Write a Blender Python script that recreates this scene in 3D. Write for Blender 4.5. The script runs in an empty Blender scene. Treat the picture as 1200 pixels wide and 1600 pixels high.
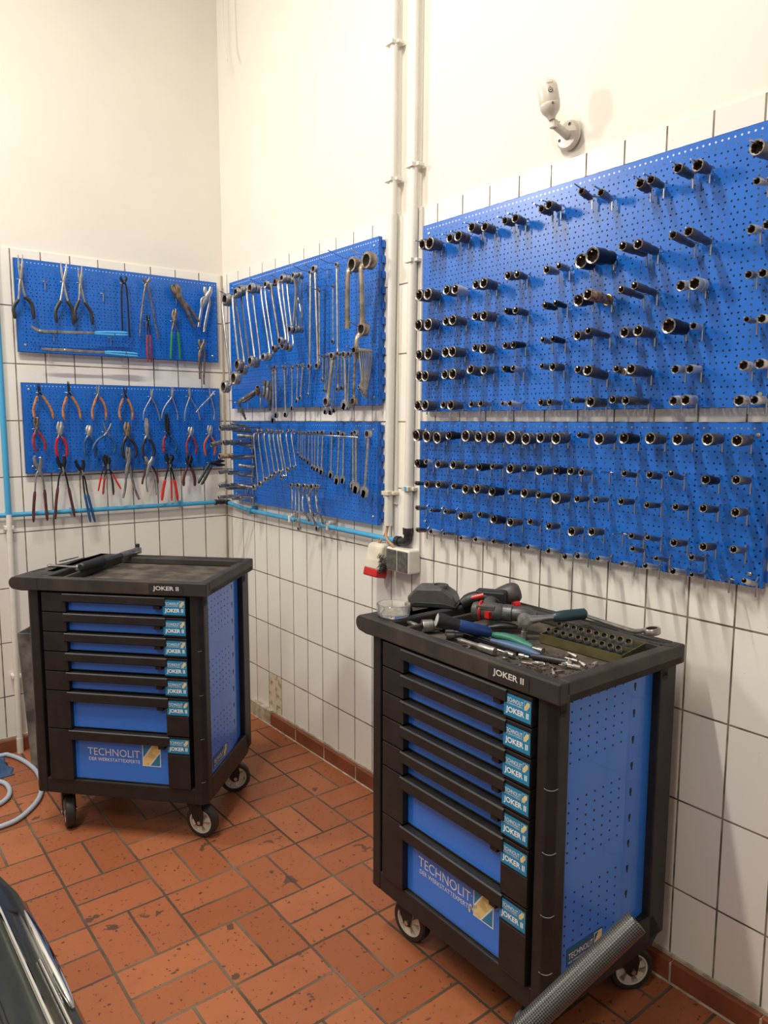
import bpy, bmesh, math, random
from math import sin, cos, pi, radians, sqrt
from mathutils import Vector, Matrix
random.seed(7)
SC = bpy.context.scene
COL = SC.collection
V = Vector

# ------------------------------------------------------------ camera
cam_d = bpy.data.cameras.new('camera')
cam_d.sensor_fit = 'VERTICAL'
cam_d.sensor_height = 24.0
cam_d.lens = 24.0*1162.92/1600
cam_d.clip_start = .02
cam = bpy.data.objects.new('camera', cam_d)
COL.objects.link(cam)
pitch, yaw, roll = .1215, .6653, .0026
fw = V((sin(yaw)*cos(pitch), cos(yaw)*cos(pitch), -sin(pitch)))
rt = V((cos(yaw), -sin(yaw), 0)); up = rt.cross(fw)
r2 = rt*cos(roll)+up*sin(roll); u2 = up*cos(roll)-rt*sin(roll)
m = Matrix((r2, u2, -fw)).transposed().to_4x4()
m.translation = V((-1.7812, -3.6304, 1.5146))
cam.matrix_world = m
SC.camera = cam

# ------------------------------------------------------------ world, lamps, exposure
SC.view_settings.view_transform = 'Standard'
SC.view_settings.look = 'None'
SC.view_settings.gamma = 1
SC.view_settings.use_curve_mapping = False
SC.view_settings.exposure = 0.03
w = bpy.data.worlds.new('world'); SC.world = w
w.use_nodes = True
w.node_tree.nodes['Background'].inputs[0].default_value = (1.0, .95, .88, 1)
w.node_tree.nodes['Background'].inputs[1].default_value = .38
def area(name, loc, target, sx, sy, power, color):
    l = bpy.data.lights.new(name, 'AREA'); l.shape = 'RECTANGLE'; l.size = sx; l.size_y = sy
    l.energy = power; l.color = color
    o = bpy.data.objects.new(name, l); COL.objects.link(o); o.location = loc
    o.rotation_euler = (V(target)-V(loc)).to_track_quat('-Z', 'Y').to_euler()
    return o
area('tube_or_fill_light', (-1.8, -1.95, 4.0), (-1.8, -1.95, 0), 1.3, .10, 88, (1, .93, .82))
area('wall_lamp_light', (-2.25, -.25, 3.05), (-.4, -1.7, 1.9), .16,   .45, 32, (1, .95, .86))
area('tube_or_fill_light', (-3.2, -3.6, 4.0), (-1.0, -1.4, .8), .3, 1.5, 60, (1, .94, .85))  # unseen fill light added behind the camera, for reflections in the metal

# ------------------------------------------------------------ node helpers
def new_mat(name):
    m = bpy.data.materials.new(name); m.use_nodes = True
    return m, m.node_tree, m.node_tree.nodes['Principled BSDF']
def mat(name, col, rough=.5, metal=0, noise=0, nscale=30, bump=0, spec=.5, coat=0, trans=0, emit=None, col2=None, aniso=0):
    m, nt, b = new_mat(name)
    b.inputs['Base Color'].default_value = (*col, 1)
    b.inputs['Roughness'].default_value = rough
    b.inputs['Metallic'].default_value = metal
    b.inputs['Specular IOR Level'].default_value = spec
    b.inputs['Coat Weight'].default_value = coat
    b.inputs['Transmission Weight'].default_value = trans
    if noise or bump:
        tc = nt.nodes.new('ShaderNodeTexCoord')
        n = nt.nodes.new('ShaderNodeTexNoise'); n.inputs['Scale'].default_value = nscale; n.inputs['Detail'].default_value = 6
        nt.links.new(tc.outputs['Object'], n.inputs['Vector'])
        if noise:
            r = nt.nodes.new('ShaderNodeValToRGB')
            c2 = col2 or tuple(c*(1-noise) for c in col)
            r.color_ramp.elements[0].position = .38; r.color_ramp.elements[0].color = (*c2, 1)
            r.color_ramp.elements[1].position = .62; r.color_ramp.elements[1].color = (*col, 1)
            nt.links.new(n.outputs['Fac'], r.inputs['Fac']); nt.links.new(r.outputs['Color'], b.inputs['Base Color'])
        if bump:
            bp = nt.nodes.new('ShaderNodeBump'); bp.inputs['Strength'].default_value = bump; bp.inputs['Distance'].default_value = .001
            nt.links.new(n.outputs['Fac'], bp.inputs['Height']); nt.links.new(bp.outputs['Normal'], b.inputs['Normal'])
    return m
class NB:
    """tiny maths-node builder"""
    def __init__(s, nt): s.nt = nt
    def m(s, op, a, b=0.0, c=None):
        n = s.nt.nodes.new('ShaderNodeMath'); n.operation = op
        for i, x in enumerate((a, b) if c is None else (a, b, c)):
            if isinstance(x, (int, float)): n.inputs[i].default_value = x
            else: s.nt.links.new(x, n.inputs[i])
        return n.outputs[0]
    def sep(s):
        tc = s.nt.nodes.new('ShaderNodeTexCoord'); x = s.nt.nodes.new('ShaderNodeSeparateXYZ')
        s.nt.links.new(tc.outputs['Object'], x.inputs[0]); s.tc = tc
        return x.outputs[0], x.outputs[1], x.outputs[2]
    def mix(s, f, a, b):
        n = s.nt.nodes.new('ShaderNodeMix'); n.data_type = 'RGBA'
        for i, x in ((0, f), (6, a), (7, b)):
            if isinstance(x, tuple): n.inputs[i].default_value = (*x, 1)
            elif isinstance(x, (int, float)): n.inputs[i].default_value = x
            else: s.nt.links.new(x, n.inputs[i])
        return n.outputs[2]
    def noise(s, scale, detail=4, vec=None):
        n = s.nt.nodes.new('ShaderNodeTexNoise'); n.inputs['Scale'].default_value = scale; n.inputs['Detail'].default_value = detail
        s.nt.links.new(vec or s.tc.outputs['Object'], n.inputs['Vector']); return n.outputs['Fac']
    def white(s, a, b):
        cx = s.nt.nodes.new('ShaderNodeCombineXYZ'); s.nt.links.new(a, cx.inputs[0]); s.nt.links.new(b, cx.inputs[1])
        n = s.nt.nodes.new('ShaderNodeTexWhiteNoise'); n.noise_dimensions = '2D'; s.nt.links.new(cx.outputs[0], n.inputs['Vector'])
        return n.outputs['Value']
    def bump(s, h, strength, dist, bsdf):
        bp = s.nt.nodes.new('ShaderNodeBump'); bp.inputs['Strength'].default_value = strength; bp.inputs['Distance'].default_value = dist
        s.nt.links.new(h, bp.inputs['Height']); s.nt.links.new(bp.outputs['Normal'], bsdf.inputs['Normal'])
    def ramp(s, f, p0, p1):   # smooth 0..1 map
        n = s.nt.nodes.new('ShaderNodeMapRange'); n.inputs['From Min'].default_value = p0; n.inputs['From Max'].default_value = p1
        n.interpolation_type = 'SMOOTHSTEP'
        s.nt.links.new(f, n.inputs['Value']); return n.outputs['Result']

def tile_mat(name, axis, u0, w_, hole=None):
    m, nt, b = new_mat(name); N = NB(nt); X, Y, Z = N.sep()
    s = Y if axis == 'y' else X
    s = N.m('MULTIPLY', s, -1)
    a = N.m('DIVIDE', N.m('SUBTRACT', s, u0), w_); c = N.m('DIVIDE', N.m('SUBTRACT', Z, .012), .25)
    fa = N.m('FRACT', a); fc = N.m('FRACT', c)
    da = N.m('MULTIPLY', N.m('MINIMUM', fa, N.m('SUBTRACT', 1, fa)), w_)
    dc = N.m('MULTIPLY', N.m('MINIMUM', fc, N.m('SUBTRACT', 1, fc)), .25)
    d = N.m('MINIMUM', da, dc)
    tile = N.ramp(d, .0019, .0030)
    rnd = N.white(N.m('FLOOR', a), N.m('FLOOR', c))
    ns = N.noise(2.5, 3)
    col = N.mix(rnd, (.765, .735, .67), (.82, .795, .735))
    # specks of dirt
    sp = N.noise(90, 2); spk = N.ramp(sp, .74, .79)
    col = N.mix(N.m('MULTIPLY', spk, .5), col, (.25, .2, .15))
    g = N.noise(14, 3)
    grout = N.mix(N.ramp(g, .4, .6), (.10, .082, .062), (.24, .20, .15))
    fin = N.mix(tile, grout, col)
    rough = N.m('ADD', N.m('MULTIPLY', tile, -.52), .72)
    if hole:
        s0, s1, z0, z1 = hole
        ins = N.m('MULTIPLY', N.m('MULTIPLY', N.m('GREATER_THAN', s, s0), N.m('LESS_THAN', s, s1)), N.m('MULTIPLY', N.m('GREATER_THAN', Z, z0), N.m('LESS_THAN', Z, z1)))
        pn = N.noise(35, 5)
        pc = N.mix(N.ramp(pn, .36, .50), (.36, .27, .17), (.66, .56, .42))
        fin = N.mix(ins, fin, pc); rough = N.m('MAXIMUM', rough, N.m('MULTIPLY', ins, .9))
    nt.links.new(fin, b.inputs['Base Color']); nt.links.new(rough, b.inputs['Roughness'])
    h = N.m('ADD', tile, N.m('MULTIPLY', ns, .25))
    N.bump(h, .6, .0015, b)
    b.inputs['Specular IOR Level'].default_value = .4
    return m
def floor_mat():
    m, nt, b = new_mat('terracotta floor tiles'); N = NB(nt); X, Y, Z = N.sep()
    P = .2425
    wob = N.m('MULTIPLY', N.m('SUBTRACT', N.noise(9, 3), .5), .006)
    a = N.m('DIVIDE', N.m('ADD', N.m('ADD', X, .958), wob), P); c = N.m('DIVIDE', N.m('ADD', N.m('ADD', Y, 1.2075), wob), P)
    ia = N.m('FLOOR', a); ic = N.m('FLOOR', c)
    par = N.m('FLOORED_MODULO', N.m('ADD', ia, ic), 2)     # 1 -> split in x
    fa = N.m('FRACT', a); fc = N.m('FRACT', c)
    def dist(f, k): return N.m('MULTIPLY', N.m('MINIMUM', f, N.m('SUBTRACT', 1, f)), k)
    da, dc = dist(fa, P), dist(fc, P)
    ha = N.m('MULTIPLY', N.m('ABSOLUTE', N.m('SUBTRACT', fa, .5)), P)
    hc = N.m('MULTIPLY', N.m('ABSOLUTE', N.m('SUBTRACT', fc, .5)), P)
    hm = N.m('ADD', N.m('MULTIPLY', ha, par), N.m('MULTIPLY', hc, N.m('SUBTRACT', 1, par)))
    d = N.m('MINIMUM', N.m('MINIMUM', da, dc), hm)
    tile = N.ramp(d, .0031, .0050)
    half = N.m('ADD', N.m('MULTIPLY', N.m('GREATER_THAN', fa, .5), par), N.m('MULTIPLY', N.m('GREATER_THAN', fc, .5), N.m('SUBTRACT', 1, par)))
    rnd = N.white(N.m('ADD', ia, N.m('MULTIPLY', half, .37)), ic)
    col = N.mix(rnd, (.285, .088, .036), (.385, .132, .056))
    cl = N.noise(7, 5); col = N.mix(N.m('MULTIPLY', N.ramp(cl, .5, .75), .45), col, (.27, .085, .04))
    pit = N.noise(70, 3); col = N.mix(N.m('MULTIPLY', N.ramp(pit, .63, .68), .85), col, (.07, .03, .02))
    st = N.noise(9, 4); st2 = N.noise(30, 3)
    col = N.mix(N.m('MULTIPLY', N.ramp(N.m('ADD', st, N.m('MULTIPLY', st2, .3)), .825, .85), .8), col, (.05, .038, .03))
    gr = N.mix(N.ramp(N.noise(3, 3), .45, .65), (.075, .052, .036), (.17, .125, .085))
    fin = N.mix(tile, gr, col)
    nt.links.new(fin, b.inputs['Base Color'])
    nt.links.new(N.m('ADD', N.m('MULTIPLY', tile, -.32), .78), b.inputs['Roughness'])
    b.inputs['Specular IOR Level'].default_value = .35
    N.bump(N.m('SUBTRACT', N.m('ADD', tile, N.m('MULTIPLY', N.noise(25, 4), .5)), N.m('MULTIPLY', N.ramp(pit, .655, .70), .5)), .7, .002, b)
    return m
def board_mat():
    m, nt, b = new_mat('blue perforated steel'); N = NB(nt); X, Y, Z = N.sep()
    def holes(px, pz, ox, oz, r):
        fx = N.m('SUBTRACT', N.m('FRACT', N.m('DIVIDE', N.m('ADD', X, ox), px)), .5)
        fz = N.m('SUBTRACT', N.m('FRACT', N.m('DIVIDE', N.m('ADD', Z, oz), pz)), .5)
        dx = N.m('MULTIPLY', fx, px); dz = N.m('MULTIPLY', fz, pz)
        return N.m('LESS_THAN', N.m('SQRT', N.m('ADD', N.m('MULTIPLY', dx, dx), N.m('MULTIPLY', dz, dz))), r)
    h1 = holes(.0155, .0285, .0, .0, .00255); h2 = holes(.0266, .0285, .004, .01425, .00255)
    h = N.m('MULTIPLY', N.m('MAXIMUM', h1, h2), N.m('MULTIPLY', N.m('LESS_THAN', Z, -.011), N.m('GREATER_THAN', X, .010)))
    ns = N.noise(6, 3); sc = N.noise(120, 2)
    col = N.mix(N.ramp(ns, .3, .7), (.005, .112, .50), (.008, .132, .57))
    col = N.mix(N.m('MULTIPLY', N.ramp(sc, .76, .80), .5), col, (.25, .35, .55))
    nt.links.new(col, b.inputs['Base Color']); b.inputs['Roughness'].default_value = .33
    b.inputs['Specular IOR Level'].default_value = .5
    tr = nt.nodes.new('ShaderNodeBsdfTransparent'); mx = nt.nodes.new('ShaderNodeMixShader')
    nt.links.new(h, mx.inputs[0]); nt.links.new(b.outputs[0], mx.inputs[1]); nt.links.new(tr.outputs[0], mx.inputs[2])
    nt.links.new(mx.outputs[0], nt.nodes['Material Output'].inputs['Surface'])
    return m
def knurl_mat():
    m, nt, b = new_mat('black woven tube'); N = NB(nt); X, Y, Z = N.sep()
    an = N.m('DIVIDE', N.m('ARCTAN2', Y, X), pi/26)
    q = N.m('MULTIPLY', Z, 300)
    c = N.m('MULTIPLY', N.m('SINE', N.m('MULTIPLY', N.m('ADD', an, q), 2)), N.m('SINE', N.m('MULTIPLY', N.m('SUBTRACT', an, q), 2)))
    k = N.ramp(c, -.3, .3)
    nt.links.new(N.mix(k, (.025, .025, .025), (.13, .13, .125)), b.inputs['Base Color'])
    b.inputs['Roughness'].default_value = .32; b.inputs['Metallic'].default_value = .3
    N.bump(k, .5, .001, b)
    return m

M = dict(
 tileR=tile_mat('white glazed tiles right', 'y', .057, .1228, (.427, .546, .05, .262)),
 tileL=tile_mat('white glazed tiles left', 'x', .1261, .1249),
 plaster=mat('cream plaster', (.745, .715, .645), .75, noise=.03, nscale=3, bump=.15),
 floor=floor_mat(), board=board_mat(), knurl=knurl_mat(),
 skirt=mat('brown red skirting tile', (.24, .07, .032), .4, noise=.3, nscale=6),
 mortar=mat('pale mortar', (.52, .44, .33), .9, noise=.4, nscale=25, bump=.6),
 bluepaint=mat('blue powder coat', (.012, .115, .50), .33),
 cartblue=mat('bright blue cart enamel', (.028, .19, .74), .28, coat=.3),
 black=mat('black cart plastic', (.013, .0122, .0122), .45, noise=.3, nscale=18, bump=.15, col2=(.019, .0175, .017), spec=.4),
 top=mat('worn black worktop', (.026, .023, .020), .55, noise=.5, nscale=9, bump=.5, col2=(.052, .043, .034)),
 dark=mat('void black', (.006, .006, .006), .7),
 chrome=mat('polished chrome', (.50, .485, .46), .31, .85, noise=.3, nscale=40),
 steel=mat('satin tool steel', (.38, .365, .345), .36, .8, noise=.4, nscale=35),
 gun=mat('dark phosphated steel', (.115, .114, .118), .38, .35, noise=.4, nscale=60),
 blk=mat('black oxide steel', (.018, .017, .018), .38, .5),
 rust=mat('tarnished steel', (.30, .235, .175), .42, .85, noise=.55, nscale=45, bump=.3),
 worn=mat('worn grey brown steel', (.34, .30, .25), .42, .85, noise=.45, nscale=30, bump=.2),
 tan=mat('rust flecked tan tube', (.50, .36, .23), .7, .1, noise=.6, nscale=110, bump=.3, col2=(.10, .05, .03)),
 inner=mat('dark oily bore', (.075, .048, .03), .6, .2, noise=.6, nscale=120),
 rim=mat('bright worn rim', (.46, .44, .40), .36, .6),
 wire=mat('hook wire', (.50, .49, .47), .28, 1),
 grip_k=mat('black grip', (.018, .018, .019), .45), grip_R=mat('worn red grip', (.36, .03, .035), .5, noise=.5, nscale=60),
 grip_R2=mat('bright red grip', (.62, .02, .015), .38), grip_B2=mat('glossy red grip', (.48, .008, .012), .28),
 grip_O=mat('worn orange grip', (.55, .21, .065), .55, noise=.45, nscale=80), grip_O2=mat('orange red grip', (.50, .075, .03), .45),
 grip_G=mat('green grip', (.02, .22, .05), .4), grip_L=mat('blue grip', (.015, .09, .25), .4, noise=.3, nscale=50),
 grip_M=mat('maroon grip', (.105, .022, .022), .5, noise=.4, nscale=50), grip_LB=mat('light blue grip', (.06, .36, .72), .35),
 conduit=mat('cream conduit', (.72, .70, .64), .4, noise=.06, nscale=8), clip=mat('cream clip', (.62, .56, .44), .5),
 bluepipe=mat('light blue air pipe', (.06, .34, .60), .38), white=mat('white plastic', (.74, .71, .64), .4, noise=.08, nscale=25),
 ivory=mat('grimy ivory plastic', (.70, .645, .53), .5, noise=.75, nscale=16, col2=(.60, .55, .44)),
 rocker=mat('dirty grey rocker', (.13, .12, .105), .4, noise=.4, nscale=60), redp=mat('red plastic', (.50, .018, .015), .3),
 cable=mat('tan cable', (.42, .24, .12), .5), camw=mat('camera white', (.66, .61, .53), .28), ink=mat('black ink', (.02, .02, .02), .5),
 rubber=mat('wheel rubber', (.02, .02, .02), .45), wrim=mat('ivory wheel rim', (.66, .60, .50), .4),
 lettw=mat('white lettering', (.80, .80, .80), .5), lettn=mat('silver grey lettering', (.62, .60, .56), .5), cyan=mat('cyan sticker', (.012, .22, .42), .35), teal=mat('teal sticker', (.006, .10, .19), .35),
 yel=mat('pale yellow stripe', (.80, .62, .26), .5, noise=.25, nscale=50), brass=mat('brass ring', (.6, .42, .12), .35, 1),
 paint=mat('black green car paint', (.030, .033, .026), .30, coat=.25, spec=.5), mirror=mat('car chrome', (.66, .65, .64), .07, 1), bright=mat('clean socket steel', (.60, .58, .54), .30, .55), dusty=mat('dusty tray mat', (.105, .084, .062), .8, noise=.65, nscale=14, bump=.5, col2=(.040, .033, .026)), crease=mat('grey crease', (.30, .29, .28), .6), hose=mat('pale blue hose', (.40, .47, .56), .35),
 cloth=mat('blue cloth', (.05, .12, .26), .85, noise=.3, nscale=30, bump=.4), bin=mat('dusty black bin', (.05, .048, .045), .6, noise=.6, nscale=8, col2=(.22, .20, .17)),
 glass=mat('clear glass', (.97, .98, .96), .02, trans=.88), drill=mat('dark grey tool plastic', (.085, .080, .075), .42, noise=.2, nscale=50),
 petrol=mat('petrol ratchet grip', (.022, .05, .058), .35), tealg=mat('sea green grip', (.03, .16, .11), .4), navy=mat('navy torch body', (.01, .04, .16), .3),
 steelblue=mat('slate blue grip', (.05, .11, .22), .4), olive=mat('oily olive tray', (.10, .088, .035), .4, noise=.4, nscale=20), lens=mat('torch lens', (.75, .77, .75), .12, .4),
 screw=mat('screw zinc', (.6, .58, .52), .3, 1),
)

# ------------------------------------------------------------ mesh helpers
def bx(bm, x0, x1, y0, y1, z0, z1, mi=0):
    vs = [bm.verts.new((x, y, z)) for x in (x0, x1) for y in (y0, y1) for z in (z0, z1)]
    fs = []
    for f in ((0, 1, 3, 2), (4, 6, 7, 5), (0, 4, 5, 1), (2, 3, 7, 6), (0, 2, 6, 4), (1, 5, 7, 3)):
        q = bm.faces.new([vs[i] for i in f]); q.material_index = mi; fs.append(q)
    return vs
def frame_of(d):
    d = d.normalized(); a = V((0, 0, 1)) if abs(d.z) < .9 else V((1, 0, 0))
    x = d.cross(a).normalized(); y = x.cross(d).normalized()
    return x, y
def lathe(bm, o, d, prof, seg=20, mi=0, hexr=None, caps=(True, True)):
    """prof: (t, r, material) rings along d; hexr: set of ring ids drawn as a bi-hexagon"""
    o = V(o); d = V(d).normalized(); x, y = frame_of(d); rings = []
    for k, p in enumerate(prof):
        t, r = p[0], p[1]; ring = []
        for i in range(seg):
            a = 2*pi*i/seg
            rr = r
            if hexr and k in hexr: rr = r*(1.0 if i % 4 else .86)
            ring.append(bm.verts.new(o+d*t+(x*cos(a)+y*sin(a))*max(rr, 1e-5)))
        rings.append(ring)
    for k in range(len(rings)-1):
        mm = prof[k+1][2] if len(prof[k+1]) > 2 else mi
        for i in range(seg):
            f = bm.faces.new((rings[k][i], rings[k][(i+1) % seg], rings[k+1][(i+1) % seg], rings[k+1][i])); f.material_index = mm; f.smooth = True
    if caps[0]: f = bm.faces.new(rings[0][::-1]); f.material_index = prof[0][2] if len(prof[0]) > 2 else mi
    if caps[1]: f = bm.faces.new(rings[-1]); f.material_index = prof[-1][2] if len(prof[-1]) > 2 else mi
def sweep(bm, pts, rad, seg=8, mi=0, nrm=None, flat=1.0, caps=True, square=False):
    """tube along pts; rad a number or list of radii; nrm: fixed normal along which radius*flat is used"""
    pts = [V(p) for p in pts]; n = len(pts)
    if not isinstance(rad, (list, tuple)): rad = [rad]*n
    rings = []; prev = None
    for i, p in enumerate(pts):
        t = (pts[min(i+1, n-1)]-pts[max(i-1, 0)]).normalized()
        if nrm is not None:
            y = V(nrm); y = (y-t*y.dot(t)); y = y.normalized() if y.length > 1e-4 else frame_of(t)[1]
            x = t.cross(y).normalized()
        else:
            if prev is None: x, y = frame_of(t)
            else:
                x = (prev-t*prev.dot(t)).normalized(); y = t.cross(x)*-1
            prev = x
        ring = []
        for k in range(seg):
            a = 2*pi*(k+.5)/seg
            ca, sa = cos(a), sin(a)
            if square: ca, sa = (ca/abs(ca))*min(1, abs(ca)*1.25), (sa/abs(sa))*min(1, abs(sa)*1.25)
            ring.append(bm.verts.new(p+x*ca*rad[i]+y*sa*rad[i]*flat))
        rings.append(ring)
    for k in range(n-1):
        for i in range(seg):
            f = bm.faces.new((rings[k][i], rings[k][(i+1) % seg], rings[k+1][(i+1) % seg], rings[k+1][i])); f.material_index = mi; f.smooth = not square
    if caps:
        for r in (rings[0][::-1], rings[-1]): bm.faces.new(r).material_index = mi
def smooth_path(pts, n=5):
    pts = [V(p) for p in pts]
    if len(pts) < 3: return pts
    P = [pts[0]*2-pts[1]]+pts+[pts[-1]*2-pts[-2]]; out = []
    for i in range(1, len(P)-2):
        for k in range(n):
            t = k/n; a, b, c, d = P[i-1], P[i], P[i+1], P[i+2]
            out.append(.5*((2*b)+(c-a)*t+(2*a-5*b+4*c-d)*t*t+(3*b-a-3*c+d)*t**3))
    return out+[pts[-1]]
def prism(bm, poly, n, th, mi=0):
    """extrude planar 3D polygon by +-th/2 along n"""
    n = V(n); a = [bm.verts.new(V(p)-n*th/2) for p in poly]; b = [bm.verts.new(V(p)+n*th/2) for p in poly]
    bm.faces.new(a[::-1]).material_index = mi; bm.faces.new(b).material_index = mi
    for i in range(len(a)):
        j = (i+1) % len(a); f = bm.faces.new((a[i], a[j], b[j], b[i])); f.material_index = mi
def obj(name, bm, mats, parent=None, loc=None, rotz=0, bevel=0, smooth=False, segs=2):
    """link bm as ONE mesh object. loc: origin (verts are shifted when given in parent/world space)"""
    if loc is not None:
        bmesh.ops.translate(bm, verts=bm.verts, vec=-V(loc))
    bmesh.ops.recalc_face_normals(bm, faces=bm.faces)
    for e in bm.edges:
        if len(e.link_faces) == 2 and e.calc_face_angle(0) > radians(38): e.smooth = False
    me = bpy.data.meshes.new(name); bm.to_mesh(me); bm.free()
    for m_ in (mats if isinstance(mats, (list, tuple)) else [mats]): me.materials.append(M[m_] if isinstance(m_, str) else m_)
    if smooth:
        for p in me.polygons: p.use_smooth = True
    o = bpy.data.objects.new(name, me); COL.objects.link(o)
    if loc is not None: o.location = loc
    if rotz: o.rotation_euler[2] = rotz
    if parent is not None: o.parent = parent
    if bevel:
        b = o.modifiers.new('bevel', 'BEVEL'); b.width = bevel; b.segments = segs; b.limit_method = 'ANGLE'; b.angle_limit = radians(40)
    return o
def tag(o, label=None, cat=None, group=None, kind=None):
    for k, v in (('label', label), ('category', cat), ('group', group), ('kind', kind)):
        if v: o[k] = v
    return o
def thing(name, label, cat, loc=(0, 0, 0), rotz=0, group=None):
    o = bpy.data.objects.new(name, None); COL.objects.link(o); o.location = loc; o.rotation_euler = (0, 0, rotz)
    o.empty_display_size = .05
    return tag(o, label, cat, group)
BM = bmesh.new
PR = lambda s, d, z: V((-d, -s, z))      # right wall: distance from corner, distance off wall, height
PW = lambda x, d, z: V((x, -d, z))       # left wall

_text = {}
def text_mesh(s, bold=0.0, spacing=1.0):
    k = (s, bold, spacing)
    if k not in _text:
        c = bpy.data.curves.new('lettering', 'FONT'); c.body = s; c.size = 1; c.offset = bold; c.resolution_u = 3; c.space_character = spacing
        o = bpy.data.objects.new('lettering', c); COL.objects.link(o)
        dg = bpy.context.evaluated_depsgraph_get(); dg.update()
        me = bpy.data.meshes.new_from_object(o.evaluated_get(dg))
        vs = [(v.co.x, v.co.y) for v in me.vertices]; fs = [tuple(p.vertices) for p in me.polygons]
        bpy.data.objects.remove(o); bpy.data.curves.remove(c); bpy.data.meshes.remove(me)
        x0 = min(v[0] for v in vs); x1 = max(v[0] for v in vs); y0 = min(v[1] for v in vs); y1 = max(v[1] for v in vs)
        _text[k] = ([((a-x0)/(x1-x0), (b-y0)/(y1-y0)) for a, b in vs], fs)
    return _text[k]
def put_text(bm, s, org, ux, uz, w_, h_, mi, bold=0.0, lift=.0004):
    vs, fs = text_mesh(s, bold); ux = V(ux); uz = V(uz); n = ux.cross(uz).normalized(); org = V(org)
    nv = [bm.verts.new(org+ux*a*w_+uz*b*h_+n*lift) for a, b in vs]
    for f in fs:
        try: bm.faces.new([nv[i] for i in f]).material_index = mi
        except ValueError: pass
def quad(bm, org, ux, uz, x0, x1, z0, z1, mi, lift=0):
    ux, uz, org = V(ux), V(uz), V(org); n = ux.cross(uz).normalized()
    f = bm.faces.new([bm.verts.new(org+ux*a+uz*b+n*lift) for a, b in ((x0, z0), (x1, z0), (x1, z1), (x0, z1))]); f.material_index = mi
def poly(bm, org, ux, uz, pts, mi, lift=0):
    ux, uz, org = V(ux), V(uz), V(org); n = ux.cross(uz).normalized()
    f = bm.faces.new([bm.verts.new(org+ux*a+uz*b+n*lift) for a, b in pts]); f.material_index = mi
def logo(bm, org, ux, uz, x, z, w_, h_, mw, mc, my):
    quad(bm, org, ux, uz, x, x+w_, z, z+h_, mw, .0003)
    e = .035*w_+.0006
    quad(bm, org, ux, uz, x+e, x+w_-e, z+e, z+h_-e, mc, .0005)
    g = lambda pts: [(x+e+(w_-2*e)*a, z+e+(h_-2*e)*b) for a, b in pts]
    poly(bm, org, ux, uz, g([(0, 0), (.42, 0), (1, .62), (1, 1), (.56, 1), (0, .36)]), mw, .0007)
    poly(bm, org, ux, uz, g([(.0, .0), (.34, 0), (1, .70), (1, 1), (.64, 1), (0, .28)]), my, .0009)
ORD = ['first', 'second', 'third', 'fourth', 'fifth', 'sixth', 'seventh', 'eighth', 'ninth', 'tenth', 'eleventh', 'twelfth', 'thirteenth', 'fourteenth', 'fifteenth', 'sixteenth', 'seventeenth', 'eighteenth']

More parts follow.
